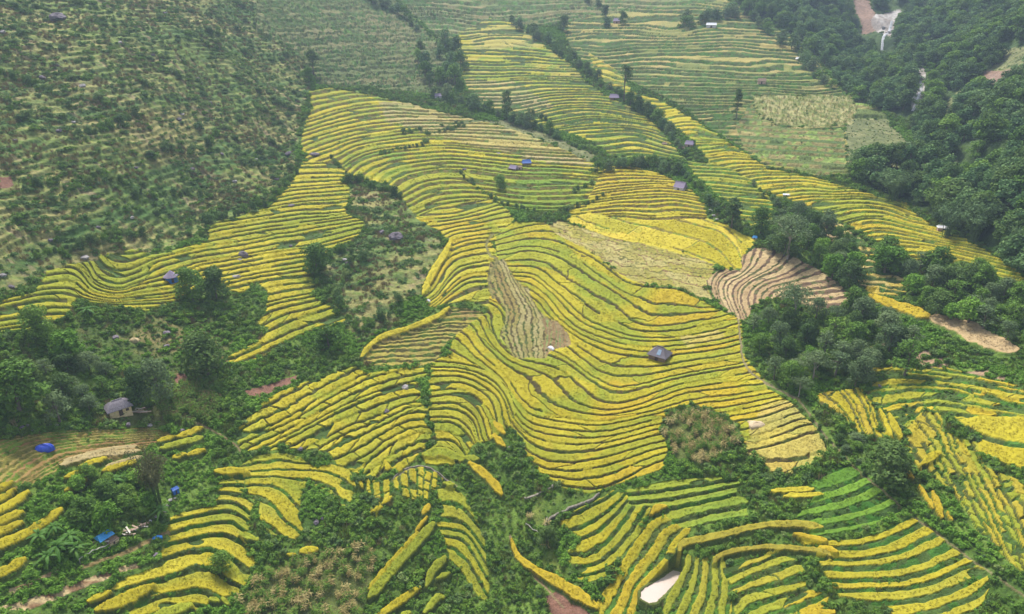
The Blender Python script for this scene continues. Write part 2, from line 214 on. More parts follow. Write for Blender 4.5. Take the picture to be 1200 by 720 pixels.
patch('curved_steps', [(930,628),(962,632),(1000,632),(1040,620),(1068,602),(1092,620),(1112,640),(1152,666),(1162,690),(1140,725),(1120,760),(1060,760),(1040,712),(985,700),(968,680),(958,655)],
 [(7,[(930,628),(980,630),(1030,619),(1068,601)]),(6,[(948,640),(1000,641),(1045,630),(1082,610)]),(5,[(956,653),(1010,653),(1055,643),(1096,620)]),(4,[(962,665),(1020,665),(1070,656),(1113,636)]),(3,[(968,678),(1020,678),(1070,672),(1125,650)]),(2,[(972,691),(1030,690),(1080,685),(1140,660)]),(1,[(990,704),(1060,701),(1110,690),(1155,670)]),(0,[(1045,722),(1100,712),(1140,697),(1160,682)]),(-1,[(1060,742),(1150,715)])],
 [(.40,.31,.03),YEL,(.30,.28,.03)],   .35, (.06,.10,.024), .98, 0, crop=.36, jag=.07, wav=.35, jit=.25, gone=2)
patch('bean_rows', [(-60,520),(0,514),(50,508),(110,503),(180,501),(207,510),(190,520),(165,531),(135,540),(70,551),(40,566),(15,576),(-60,580)], [(0,[(0,572),(60,532),(120,522),(200,515)]),(4,[(-20,545),(40,519),(110,509),(200,505)]),(8,[(-20,520),(50,503),(120,497)]),(-5,[(30,580),(80,552),(140,540),(190,528)])], [RUST,OLIVE,(.32,.2,.08),(.24,.2,.05)], .45, (.16,.15,.035), 1, 0, crop=.2, kind='stubble', jag=.22)
# near fields of a few steps each (replace the single strips inside their outlines)
NEAR = len(PATCH)
NG = (.075,.105,.024)
def nearp(group, poly, lines, cols, riser=.21, cover=.98, cross=0, axis='u', rg=1.0, rcol=NG): patch(group, poly, [(k+.5, q) for k, q in lines], cols, riser, rcol, cover, cross, axis, crop=.34, jag=.08, rg=rg, wav=.35, jit=.25, gone=2)
nearp('bottom_left', [(252,551),(292,551),(286,566),(286,578),(297,590),(292,604),(292,622),(286,632),(300,660),(284,694),(262,702),(240,712),(205,724),(150,728),(150,715),(190,696),(140,692),(128,690),(150,676),(178,668),(190,652),(188,644),(200,634),(192,622),(196,608),(220,598),(252,590),(258,570)],
 [(10,[(250,556),(292,556)]),(9,[(252,565),(288,564)]),(8,[(255,574),(286,573)]),(7,[(255,581),(278,583),(295,592)]),(6,[(200,607),(238,598),(268,593),(290,606)]),(5,[(194,620),(230,610),(273,605),(290,616)]),(4,[(200,632),(235,622),(268,618),(288,630)]),(3,[(190,648),(225,637),(260,634),(285,650)]),(2,[(136,687),(175,673),(215,659),(250,657),(278,675)]),(1,[(190,691),(235,680),(266,694)]),(0,[(150,722),(195,704),(238,703)]),(-1,[(170,735),(225,715)])], [YEL,LEMON,YEL,YG,(.36,.31,.03)], .2)
nearp('bottom_left', [(280,547),(300,534),(328,530),(352,536),(372,547),(388,543),(410,551),(417,570),(413,588),(400,593),(378,575),(362,563),(352,580),(349,606),(357,622),(346,633),(318,627),(303,611),(303,592),(290,577),(286,560)],
 [(5,[(284,542),(328,534),(352,540)]),(4,[(292,550),(335,547),(372,549)]),(3,[(296,557),(340,556),(385,561),(408,582)]),(2,[(302,564),(330,567),(356,585)]),(1,[(296,573),(325,583),(344,606)]),(0,[(303,598),(322,611),(340,626)])], [YEL,YG,YEL,LEMON,GRN], .13, rg=.5)
nearp('fan_strips', [(652,612),(672,600),(722,575),(752,584),(764,596),(752,622),(730,650),(713,675),(690,684),(676,680),(672,665),(660,655),(664,646),(675,640),(680,630),(668,622)],
 [(5,[(655,614),(680,606),(700,595),(724,579)]),(4,[(676,626),(702,611),(728,587)]),(3,[(674,643),(700,630),(716,614),(738,588)]),(2,[(662,653),(690,655),(715,636),(735,610),(748,588)]),(1,[(672,669),(700,665),(725,645),(745,620),(759,597)]),(0,[(684,680),(708,675),(738,652)])], [YEL,YG,YEL,GRN,YG], .24)
nearp('pond_strips', [(698,710),(720,674),(742,636),(761,610),(780,603),(800,604),(812,617),(803,638),(796,654),(782,667),(766,683),(752,699),(746,726),(706,726)],
 [(2,[(706,712),(728,676),(750,642),(770,616),(794,606)]),(1,[(724,724),(740,684),(765,652),(782,626),(798,616)]),(0,[(740,726),(755,691),(784,662),(796,634),(812,622)])], [YEL,GOLD,(.33,.29,.03)], .28)
nearp('pond_strips', [(766,730),(788,692),(799,664),(806,651),(826,654),(842,652),(857,664),(857,700),(858,732)], [(0,[(776,728),(794,692),(806,668),(810,652)]),(1,[(796,730),(812,695),(819,664)]),(2,[(812,730),(826,695),(829,660)]),(3,[(829,730),(838,692),(838,660)]),(4,[(846,730),(851,690),(850,660)])], [(.31,.29,.03),YG,(.33,.29,.03)], .26, axis='v')
nearp('pond_strips', [(846,668),(862,655),(890,650),(915,648),(932,656),(946,672),(944,690),(972,698),(962,724),(862,730),(859,700)], [(3,[(848,664),(870,660),(893,653)]),(2,[(850,681),(880,667),(911,655),(928,653)]),(1,[(858,692),(894,677),(932,664)]),(0,[(864,712),(880,698),(905,693),(944,680)]),(-1,[(880,722),(896,711),(938,698),(965,688)]),(-2,[(920,726),(968,703)])], [YEL,GOLD,YG,(.34,.29,.03)], .34, .9, 70)
nearp('bottom_center', [(511,573),(524,567),(542,578),(556,602),(570,636),(573,702),(561,704),(544,674),(528,656),(522,632),(511,616),(518,600)], [(6,[(514,580),(530,577),(548,590)]),(5,[(516,598),(538,600),(564,626)]),(4,[(518,613),(545,618),(568,648)]),(3,[(522,623),(548,631),(568,664)]),(2,[(524,634),(545,644),(566,676)]),(1,[(528,650),(543,662),(566,698)])], [YG,YEL,YG,(.33,.3,.03)], .26)
nearp('green_rows', [(733,574),(790,562),(830,555),(883,552),(886,562),(864,571),(860,580),(876,583),(876,608),(806,621),(780,607),(788,594),(738,592)], [(5,[(738,574),(790,566),(882,556)]),(4,[(742,584),(800,577),(860,565)]),(3,[(740,594),(794,589),(860,576)]),(2,[(784,603),(830,592),(874,583)]),(1,[(796,616),(835,605),(874,600)])], [GRN,YG,(.2,.26,.03),GRN], .25)
nearp('bright_rows', [(946,568),(975,551),(1002,542),(1020,557),(1040,569),(1050,581),(1064,596),(1006,624),(950,630),(934,606),(948,590),(962,576)], [(5,[(950,566),(975,558),(1002,546)]),(4,[(960,582),(995,571),(1018,560)]),(3,[(938,601),(990,590),(1034,570)]),(2,[(940,613),(1000,603),(1048,582)]),(1,[(946,625),(1005,615),(1060,595)])], [BGRN,(.13,.235,.025),(.085,.18,.02)], .42, 1, rcol=(.045,.085,.018))
nearp('bottom_center', [(430,562),(445,565),(470,558),(478,551),(500,547),(521,560),(510,573),(501,589),(480,584),(463,580),(453,592),(440,608),(432,602),(445,586),(430,581)], [(-.5,[(434,560),(438,602)]),(1.5,[(455,560),(458,595)]),(3.5,[(476,550),(481,588)]),(6.5,[(505,550),(500,592)])], [GOLD,YEL,LEMON], .2, .88, 15, 'v', rg=.4)
# areas that only differ in ground cover: (kind, colours, outline)
ZONES = [
 ('hill', [(-300,-170),(300,-170),(330,0),(352,60),(364,100),(352,130),(346,190),(330,222),(300,246),(245,265),(200,290),(110,306),(52,320),(0,352),(-300,372)]),
 ('knoll', [(412,214),(432,210),(470,228),(500,262),(522,288),(512,315),(500,340),(480,352),(460,360),(470,375),(440,395),(420,400),(395,372),(388,330),(375,312),(400,295),(424,280),(430,262),(410,250)]),
 ('pasture', [(0,352),(55,320),(95,300),(60,285),(0,300)]),
 ('forest', [(905,-170),(1500,-170),(1500,420),(1230,350),(1200,318),(1150,285),(1100,262),(1065,238),(1000,212),(985,196),(1085,195),(1060,140),(1004,116),(985,100),(960,70),(920,35),(860,5)]),
 ('meadow', [(992,140),(1010,139),(1040,140),(1082,190),(1060,197),(995,195),(990,150)]),
 ('meadow', [(1085,142),(1130,102),(1175,72),(1188,84),(1140,116),(1100,152)]), ('meadow', [(1090,195),(1120,190),(1150,205),(1110,215)]),
 ('meadow', [(1174,58),(1210,54),(1210,76),(1178,76)]), ('scar', [(1152,86),(1188,80),(1196,96),(1160,112)]),
 ('meadow', [(500,150),(560,140),(640,165),(690,190),(700,183),(640,158),(590,140)]),
 ('garden', [(90,385),(160,372),(250,372),(280,395),(262,430),(220,440),(170,430),(110,420),(85,400)]),
 ('grass', [(640,580),(725,575),(700,590),(655,606),(635,622),(618,608)]),
 ('grass', [(620,636),(650,640),(680,690),(640,665)]),
 ('clearing', [(110,484),(200,478),(240,500),(140,500)]),
 ('scar', [(992,-4),(1014,2),(1020,20),(1028,38),(1012,38),(1000,18)]),
 ('gravel', [(1018,33),(1030,24),(1054,17),(1057,22),(1044,29),(1047,40),(1042,49),(1035,46),(1028,40)]),
 ('gravel', [(1069,94),(1080,94),(1083,108),(1079,127),(1070,135),(1066,130),(1073,114)]),
 ('soil', [(286,458),(300,455),(318,450),(330,446),(348,440),(352,446),(330,454),(310,465),(294,467)]),
 ('soil', [(205,438),(218,438),(218,450),(205,450)]),
 ('soil', [(934,88),(952,88),(960,96),(936,96)]), ('soil', [(938,100),(960,100),(966,106),(940,106)]),
 ('soil', [(0,212),(14,210),(18,222),(0,226)]), ('soil', [(640,700),(660,690),(690,712),(700,740),(650,740)]),
 ('bare', [(895,255),(935,250),(1060,270),(1030,300),(960,290)][:0] or [(705,305),(722,300),(738,304),(740,316),(722,318)]),
 ('bare', [(785,290),(812,295),(818,302),(800,303)]), ('bare', [(750,322),(778,318),(780,322),(756,330)]),
 ('bare', [(848,490),(880,482),(900,482),(896,498),(872,500)]),
 ('strawstrip', [(-20,716),(60,694),(100,679),(165,658),(169,663),(100,688),(30,716)]),
 ('strawstrip', [(10,690),(50,676),(74,662),(70,670),(40,686),(10,696)]),
 ('soilstep', [(1018,408),(1040,402),(1044,406),(1022,412)]), ('soilstep', [(1068,416),(1088,410),(1092,416),(1072,424)]), ('soilstep', [(1074,424),(1112,417),(1112,422),(1080,430)]),('soilstep',[(1085,432),(1110,426),(1112,431)]),('soilstep',[(1128,437),(1158,434),(1160,440),(1130,440)]),('soilstep',[(1145,443),(1178,442),(1178,446),(1146,446)]),
 ('maize', [(178,462),(240,452),(256,470),(262,490),(232,505),(190,492)]),
 ('maizedry', [(284,700),(310,672),(350,656),(400,650),(432,634),(446,650),(426,690),(424,730),(280,730)]),
 ('lush', [(776,545),(784,522),(772,502),(784,480),(810,474),(838,482),(866,498),(874,530),(902,548),(905,563),(790,553)]),
 ('maizedry', [(780,492),(800,484),(820,484),(850,492),(866,512),(860,530),(826,542),(796,538),(780,520)]),
 ('cornfar', [(882,112),(1000,112),(1004,130),(996,146),(940,150),(890,140)]),
]
# single strips of crop among the bushes: (group, colour, [(u, v, half width px) ...], kind)
ST = []
def st(group, col, w, *pts, kind='crop', raw=None):
    kw = 1.0 if kind == 'path' else 1.15
    pts = [(p[0], p[1], p[2]*kw) if len(p) == 3 else (p[0], p[1], w/2*kw) for p in pts]; ST.append((group, col, pts, kind))
FANC='fan_strips'; PONDS='pond_strips'
st(FANC,YEL,9,(658,613,4),(676,609,7),(695,599,5.5),(724,580,2)); st(FANC,YEL,7,(684,624),(702,611),(726,587)); st(FANC,YG,8,(678,643),(700,630),(716,614),(736,588)); st(FANC,GRN,9,(664,652),(690,655),(715,636),(735,610),(746,588)); st(FANC,YEL,7,(676,668),(700,665),(725,645),(745,620),(757,596)); st(FANC,YG,10,(684,678),(708,672)); st(FANC,GOLD,7,(764,606),(768,600),(779,597))
st(PONDS,GOLD,10,(706,710),(728,676),(750,642),(770,616),(790,608)); st(PONDS,GOLD,8,(724,722),(740,682),(765,652),(782,626),(792,617)); st(PONDS,(.3,.28,.03),9,(740,716),(756,690),(785,662),(794,632),(810,621))
st(PONDS,(.3,.3,.03),13,(775,726),(794,692),(806,668),(809,655)); st(PONDS,(.3,.28,.03),9,(796,730),(812,695),(817,670)); st(PONDS,(.33,.3,.03),8,(812,730),(826,695),(828,668)); st(PONDS,(.3,.28,.03),9,(827,730),(838,692),(836,672),(826,660)); st(PONDS,YG,7,(846,730),(850,690),(849,668))
st(PONDS,GOLD,13,(866,730),(866,706),(880,696),(905,692),(942,680)); st(PONDS,YG,9,(852,680),(880,667),(911,654)); st(PONDS,YG,6,(850,663),(870,660),(891,654)); st(PONDS,(.3,.3,.03),8,(894,674),(926,664)); st(PONDS,GOLD,5,(896,709),(938,698)); st(PONDS,(.33,.28,.03),6,(934,714),(968,702)); st(PONDS,GOLD,12,(945,728),(975,722))
st(PONDS,(.32,.28,.035),7,(796,650),(802,640),(840,632),(885,621),(930,618),(962,622)); st(PONDS,(.3,.26,.035),5,(836,664),(850,652),(900,645),(960,650),(972,656)); st(PONDS,GOLD,5,(930,629),(968,638)); st(PONDS,GOLD,5,(960,645),(980,650))
GR='green_rows'
st(GR,(.24,.28,.03),6,(736,577),(765,572),(788,566)); st(GR,YG,7,(797,571),(830,561),(880,557)); st(GR,YG,6,(745,583),(786,576)); st(GR,YG,8,(794,579),(826,571),(850,564)); st(GR,GRN,9,(797,590),(830,584),(856,576)); st(GR,YG,9,(784,603),(830,592),(872,583)); st(GR,YG,7,(802,614),(835,606),(870,604)); st(GR,(.3,.3,.03),6,(740,586),(760,590))
BR='bright_rows'
st(BR,BGRN,8,(952,566),(975,558),(1000,547)); st(BR,BGRN,9,(968,580),(995,572),(1014,562)); st(BR,BGRN,9,(940,600),(990,591),(1030,572)); st(BR,BGRN,9,(945,611),(1000,604),(1044,584)); st(BR,BGRN,9,(952,623),(1005,616),(1056,597)); st(BR,LEMON,5,(903,580),(952,577)); st(BR,LEMON,5,(918,586),(961,583))
BC='bottom_center'
st(BC,YG,11,(433,704),(458,672),(488,640),(508,618)); st(BC,YEL,6,(432,694),(462,660),(489,628)); st(BC,GOLD,5,(487,626),(501,609)); st(BC,GOLD,9,(496,604),(503,596)); st(BC,YG,14,(516,580),(530,582),(543,592)); st(BC,YG,14,(520,600),(535,602),(548,612),(560,624)); st(BC,YG,14,(518,612),(535,606)); st(BC,YG,7,(532,620),(550,630),(560,644),(566,660)); st(BC,YEL,7,(526,632),(545,642),(555,655),(562,668)); st(BC,YG,7,(529,648),(541,656)); st(BC,GOLD,8,(542,661),(553,678),(570,700)); st(BC,GOLD,5,(524,626),(534,628)); st(BC,YG,9,(500,690),(507,672),(522,657)); st(BC,YG,8,(513,682),(526,676)); st(BC,YEL,7,(440,728),(470,707),(492,692)); st(BC,YG,8,(498,722),(512,704),(520,704)); st(BC,YG,10,(470,728),(480,722))
st(BC,GOLD,8,(478,577),(477,560)); st(BC,GOLD,9,(491,560),(497,584)); st(BC,GOLD,9,(509,566),(515,559)); st(BC,GOLD,7,(497,555),(504,556)); st(BC,YEL,8,(440,581),(454,571)); st(BC,YEL,7,(462,572),(467,568)); st(BC,YEL,6,(451,581),(460,577)); st(BC,YEL,5,(448,594),(459,586)); st(BC,YEL,5,(438,603),(448,598)); st(BC,GOLD,8,(433,566),(434,578)); st(BC,GOLD,8,(551,546),(572,563),(588,582)); st(BC,YG,9,(498,536),(518,533),(542,542)); st(BC,YEL,7,(452,545),(456,552)); st(BC,YG,5,(520,570),(532,571)); st(BC,GOLD,7,(580,499),(591,511)); st(BC,GOLD,7,(579,514),(591,526)); st(BC,YG,8,(546,540),(560,541)); st(BC,YEL,8,(453,547),(453,553))
st(BC,GOLD,6,(598,632,2),(607,655,3),(622,668,3.5),(650,684,5),(680,702,6),(700,716,4))
BL='bottom_left'
st(BL,YEL,13,(284,546,4),(302,540),(328,537),(350,540,3)); st(BL,BGRN,7,(296,549),(325,548)); st(BL,YG,8,(330,550),(350,552),(370,550)); st(BL,GRN,8,(300,556),(335,557)); st(BL,YG,11,(342,558),(365,563),(385,566)); st(BL,YG,26,(382,556),(398,565),(406,578)); st(BL,YEL,20,(392,572),(404,586)); st(BL,YEL,10,(307,563),(330,567),(352,580)); st(BL,YG,20,(298,572),(318,580),(330,590)); st(BL,YG,24,(328,588),(338,600)); st(BL,YEL,10,(340,608),(352,620)); st(BL,YEL,20,(312,600),(325,614),(338,624)); st(BL,YEL,8,(422,568),(424,574))
st(BL,YEL,7,(253,556),(290,556)); st(BL,YEL,7,(257,565),(284,564)); st(BL,YEL,8,(258,574),(283,573)); st(BL,YEL,9,(259,582),(278,584),(293,592)); st(BL,YEL,11,(200,607,3),(238,598),(268,593),(286,602),(286,616)); st(BL,YEL,9,(196,620),(230,610),(273,605)); st(BL,YEL,10,(206,631),(235,622),(268,618)); st(BL,YEL,13,(194,645),(225,637),(260,634),(280,647)); st(BL,GOLD,14,(282,648),(292,652)); st(BL,YEL,15,(136,686,4),(175,673),(215,659),(250,657),(275,672),(281,684,4)); st(BL,YEL,20,(210,680),(238,682),(258,692)); st(BL,YEL,12,(114,719,4),(150,706),(182,690,4)); st(BL,YG,11,(162,720),(195,703),(235,703)); st(BL,YG,10,(182,726),(225,713)); st(BL,YG,8,(248,706),(257,708)); st(BL,YEL,6,(105,709),(131,697)); st(BL,YG,8,(262,706),(268,712)); st(BL,YG,8,(283,630),(302,636)); st(BL,YEL,6,(338,654),(346,654)); st(BL,YEL,8,(353,650),(372,648))
LE='left_edge'
st(LE,YEL,7,(-30,582),(0,577),(16,569)); st(LE,YEL,6,(-30,598),(0,590),(18,578)); st(LE,YEL,8,(-30,612),(0,603),(20,592),(35,581)); st(LE,YEL,7,(-20,624),(0,616),(28,604)); st(LE,YEL,9,(-30,658),(0,644),(40,626),(73,601)); st(LE,YEL,8,(-20,634),(0,628),(26,616)); st(LE,YEL,10,(-20,682),(8,674),(30,660)); st(LE,YEL,6,(77,580),(102,565)); st(LE,YEL,5,(78,564),(107,553)); st(LE,YEL,5,(95,551),(126,541)); st(LE,YEL,6,(122,556),(160,544)); st(LE,YEL,6,(204,540),(218,536)); st(LE,YEL,6,(221,537),(240,531)); st(LE,YEL,5,(186,521),(206,515)); st(LE,YEL,5,(208,516),(238,505)); st(LE,YG,5,(190,529),(238,516)); st(LE,PALE,4,(72,548),(110,538),(165,531),kind='stubble'); st(LE,PALE,4,(76,544),(120,532),(160,526),kind='stubble'); st(LE,PALE,4,(126,550),(166,538),kind='stubble')
RS='ridge_strip'
st(RS,GOLD,8,(1018,349,2.5),(1040,358,4),(1070,368,5),(1088,374,5)); st(RS,TAN,12,(1088,374,4),(1120,384,7),(1150,398,9),(1180,410,7),(1192,412,3),kind='stubble')
st('right_fan',GOLD,5,(1076,573),(1092,600)); st('right_fan',GOLD,8,(1092,581),(1103,610)); st('right_fan',GOLD,5,(1110,604),(1115,614)); st('right_fan',YEL,5,(1030,484),(1044,514)); st('right_fan',YEL,8,(1041,490),(1055,516)); st('right_fan',GOLD,5,(1059,553),(1069,564)); st('right_fan',YEL,9,(1080,548),(1090,540),(1100,535))
st('olive_slope',LEMON,5,(424,421),(435,407),(452,396),(478,388),(510,375),(526,364)); st('olive_slope',LEMON,6,(496,346),(508,320),(522,298),(528,286))
PA='trails'
st(PA,(.17,.15,.07),2.6,(935,468),(952,490),(965,508),(990,536),(1010,556),(1040,580),(1070,606),(1110,634),(1150,664),(1210,705),kind='path'); st(PA,(.2,.15,.08),2.4,(597,628),(605,655),(622,672),(640,690),(660,712),kind='path'); st(PA,(.2,.15,.06),5,(96,664),(140,650),(175,634),(196,624),kind='path'); st(PA,(.2,.16,.08),2.4,(200,482),(240,500),(275,520),(282,528),kind='path'); st(PA,(.2,.18,.1),2,(460,562),(480,550),(500,548),(520,560),(535,570),kind='path'); st(PA,(.2,.17,.09),2.5,(865,375),(868,400),(872,425),(890,445),(935,468),kind='path'); st(PA,(.16,.15,.05),3,(578,275),(570,285),(574,300),(582,306),(573,330),(578,350),kind='path')
POND = [(750,709),(751,698),(757,690),(770,678),(780,667),(788,657),(792,654),(799,656),(798,664),(790,678),(780,694),(768,711),(760,714)]
GROUP_LABELS = {
 'far_top': ('field_crop','faint pale terraces along the top edge of the hillside'), 'far_ridge': ('grass','short grass on the dull green ridge above the upper spur'), 'far_east': ('field_crop','thin pale rows of rice and crop on the far eastern slope'),
 'far_middle': ('ripe_rice','yellow rice on the far slope between two lines of trees'), 'far_spur': ('ripe_rice','bright yellow rice on the long descending far spur'), 'gully_right': ('ripe_rice','small bank of rice terraces beside the column-shaped dark tree'),
 'upper_spur': ('ripe_rice','rice on the fine curving terraces around the blue-roofed farmstead'), 'left_terraces': ('ripe_rice','lemon yellow rice on terraces below the scrubby hillside'), 'mid_left': ('ripe_rice','yellow rice terraces between shrubby knoll and dark ditch'),
 'plateau_upper': ('ripe_rice','golden terraced rice just below the purple-roofed hut on the gully edge'), 'golden_field': ('ripe_rice','widest smooth golden rice field on the spur crest'), 'olive_patch': ('stubble','cut olive stubble with pale bare spots beside the golden field'),
 'central_wide': ('ripe_rice','broad sweeping yellow rice terraces around the lone grey-roofed hut'), 'left_fan': ('ripe_rice','small fan of curved rice terraces beside the bushy cleft'), 'lower_left': ('ripe_rice','yellow rice in small paddies on terraces slanting up from the trail'),
 'olive_slope': ('stubble','olive brown stubble slope with one yellow strip along its upper edge'), 'brown_strip': ('stubble','harvested pale and brown strip winding through the yellow rice'), 'tan_bowl': ('stubble','harvested tan terraces curving like a bowl above the wooded gully'),
 'tan_step': ('stubble','small half-harvested tan and gold steps between two rows of trees'), 'right_upper': ('ripe_rice','separate rice plots among bushes under the tan ridge strip'), 'right_plateau': ('ripe_rice','large flat golden plots at the edge of the lower slope'),
 'right_fan': ('ripe_rice','golden rice strips running downhill around the big dark tree'), 'right_lower': ('ripe_rice','patchwork of small golden plots below the ridge trail'), 'curved_steps': ('ripe_rice','rice on deep curved steps with tall green banks'),
 'bean_rows': ('field_crop','rusty brown rows of withered crop around the blue tarpaulin'), 'fan_strips': ('ripe_rice','fan of finger-shaped rice strips above the pond'), 'pond_strips': ('ripe_rice','rice strips curving around the milky pond'),
 'green_rows': ('green_rice','yellow-green rice strips below the dry maize plot'), 'bright_rows': ('green_rice','bright green unripe rows against the ridge trail'), 'bottom_center': ('ripe_rice','narrow rice strips scattered among bushes beside the dry maize'),
 'bottom_left': ('ripe_rice','wide rice strips stacked beside the blue-roofed shack'), 'left_edge': ('ripe_rice','short rice strips on the slope among banana plants'), 'ridge_strip': ('ripe_rice','narrow ridge-top strip, half golden and half tan'),
}

# ripeness and harvest differences inside the fields: (outline, colour, strength)
TINTS = [
 ([(588,206),(640,198),(682,212),(690,235),(640,253),(600,246),(575,236)], (.12,.21,.025), .8), ([(478,190),(560,184),(622,196),(600,222),(575,236),(490,258),(452,216)], YG, .65),
 ([(445,120),(486,121),(600,150),(660,175),(700,198),(640,190),(560,172),(520,162),(450,142)], (.36,.29,.14), .75), ([(538,95),(600,95),(650,125),(620,140),(560,122)], (.36,.28,.16), .65), ([(540,33),(612,28),(642,56),(556,58)], (.33,.28,.12), .5), ([(655,26),(880,18),(930,60),(700,88)], (.33,.26,.09), .35),
 ([(700,88),(820,75),(960,90),(960,108),(860,118),(800,126)], (.13,.18,.05), .5), ([(585,268),(660,288),(740,345),(700,332),(620,312),(580,302)], (.2,.27,.03), .65), ([(655,372),(720,378),(748,402),(690,402)], (.23,.28,.03), .55), ([(558,365),(592,372),(602,420),(575,420),(556,390)], (.25,.29,.03), .6), ([(630,425),(690,420),(770,437),(760,452),(680,446)], (.24,.28,.03), .55), ([(770,420),(868,408),(880,440),(790,452)], (.27,.29,.03), .45), ([(640,510),(760,500),(775,520),(650,545)], (.29,.30,.03), .4),
 ([(870,520),(900,470),(940,470),(985,535),(930,562),(880,560)], (.44,.35,.13), .6), ([(800,395),(845,386),(848,394),(800,412)], (.44,.35,.13), .6), ([(50,300),(106,300),(185,292),(170,325),(140,335),(110,345),(40,350)], YG, .75), ([(240,285),(350,250),(420,210),(400,190),(350,200),(300,245)], LEMON, .5),
 ([(600,310),(640,316),(700,356),(720,372),(690,384),(640,344)], LEMON, .4), ([(690,250),(740,259),(760,272),(700,272)], (.3,.31,.035), .5), ([(500,432),(600,440),(600,480),(560,500)], LEMON, .3), ([(800,172),(880,200),(900,230),(860,250),(805,205)], (.22,.25,.035), .5), ([(1100,268),(1130,280),(1200,330),(1200,350),(1160,318)], YG, .6), ([(840,158),(880,180),(1000,222),(1075,256),(1040,262),(960,235),(880,205)], LEMON, .35),
]
# ------------------------------------------------------------------ rasterise the plan
PID = np.full((MH, MW), -1, np.int16)
_pl = []
for i, p in enumerate(PATCH):
    sy, sx, m = poly_mask(p['poly']); PID[sy, sx][m] = i
ZN = ['lush']+sorted({z for z, _ in ZONES}-{'lush'}); ZID = {z: i for i, z in enumerate(ZN)}
ZMAP = np.zeros((MH, MW), np.uint8)
for i_, (z, poly) in enumerate(ZONES):
    sy, sx, m = poly_mask(poly); ZMAP[sy, sx][m] = ZID[z]
    if z in ('cornfar', 'meadow', 'maizedry', 'lush') and i_ >= 0: PID[sy, sx][m] = np.where(PID[sy, sx][m] >= 0, -1, PID[sy, sx][m])
SD = np.full((MH, MW), -99.0, np.float32); SI = np.full((MH, MW), -1, np.int16)   # inside distance to a strip's edge (px), strip id
SN = np.zeros((MH, MW), np.float32)
for i, (g, c, pts, kind) in enumerate(ST):
    q_ = [PID[int((b-V0)*PXS), int((a-U0)*PXS)] for a, b, _ in pts]
    if kind == 'crop' and sum(k >= NEAR for k in q_)*2 > len(q_): continue
    p = smooth_line([tuple(q) for q in pts], 5) if len(pts) > 2 else pts
    if kind != 'path':
        sg = [math.hypot(q1[0]-q0[0], q1[1]-q0[1]) for q0, q1 in zip(p[:-1], p[1:])]; tot = sum(sg); fine = []; acc = 0
        for (q0, q1), l in zip(zip(p[:-1], p[1:]), sg):
            nn = max(1, int(l/2.5))
            for k in range(nn):
                t = k/nn; e = acc+l*t; r0 = q0[2]+(q1[2]-q0[2])*t; ed = min(e, tot-e); tp = min(1, .45+.55*ed/max(2.2*r0, .1)); wob = 1+.34*(float(vnoise(e/9., i*3.7, 2))-.5)+.16*(float(vnoise(e/3.2, i*5.1, 3))-.5)
                fine.append((q0[0]+(q1[0]-q0[0])*t, q0[1]+(q1[1]-q0[1])*t, r0*tp*wob))
            acc += l
        p = fine+[(p[-1][0], p[-1][1], p[-1][2]*.45)]
    for (a, b, ra), (c2, d2, rb) in zip(p[:-1], p[1:]):
        rm = max(ra, rb)+4
        x0 = max(int((min(a, c2)-rm-U0)*PXS), 0); x1 = min(int((max(a, c2)+rm-U0)*PXS)+1, MW-1)
        y0 = max(int((min(b, d2)-rm-V0)*PXS), 0); y1 = min(int((max(b, d2)+rm-V0)*PXS)+1, MH-1)
        if x1 <= x0 or y1 <= y0: continue
        gx, gy = np.meshgrid((np.arange(x0, x1)+.5)/PXS+U0, (np.arange(y0, y1)+.5)/PXS+V0)
        L2 = (c2-a)**2+(d2-b)**2+1e-9; t = np.clip(((gx-a)*(c2-a)+(gy-b)*(d2-b))/L2, 0, 1)
        d = np.hypot(gx-a-t*(c2-a), gy-b-t*(d2-b)); ins = (ra+(rb-ra)*t)-d
        s = SD[y0:y1, x0:x1]; w = ins > s
        s[w] = ins[w].astype(np.float32); SI[y0:y1, x0:x1][w & (ins > -3)] = i
# strip ids must also be known just outside an edge, for the banks
TM = np.full((MH, MW), -1, np.int16)
for i, (poly, _, _) in enumerate(TINTS): sy, sx, m = poly_mask(poly); TM[sy, sx][m] = i
UM = (U-U0)*PXS; VM = (V-V0)*PXS
wj = 1.1*np.clip(160/np.maximum(DEP, 40), .35, 1.3)
wu = (fbm(X/2.2, Y/2.2, 1, 2)-.5)*5.0*wj; wv = (fbm(X/2.2, Y/2.2, 4, 2)-.5)*4.0*wj
n3_ = vnoise(X/.6, Y/.6, 3); n3b_ = vnoise(X/.6+40, Y/.6, 4)
def near(M, du=0, dv=0):
    return M[np.clip((VM+dv*PXS).astype(np.int32), 0, MH-1), np.clip((UM+du*PXS).astype(np.int32), 0, MW-1)]
pid = near(PID, wu*.8, wv*.8); zone = near(ZMAP, wu*2.2, wv*2.2)
_sm = [ZID[q] for q in ('strawstrip', 'soilstep', 'bare', 'soil', 'scar', 'gravel')]; _zs = near(ZMAP, wu*.6, wv*.6)
zone = np.where(np.isin(_zs, _sm), _zs, np.where(np.isin(zone, _sm), ZID['lush'], zone))
sd = bilin(SD, VM-.5+(wv*.35+(n3_-.5)*.9*wj)*PXS, UM-.5+(wu*.35+(n3b_-.5)*.9*wj)*PXS); si = near(SI)
sd = np.where(sd < -20, -20, sd)
tmi = near(TM, wu*4, wv*2.5)
pm = 800/DEP/1.0     # reference pixels per metre across the line of sight

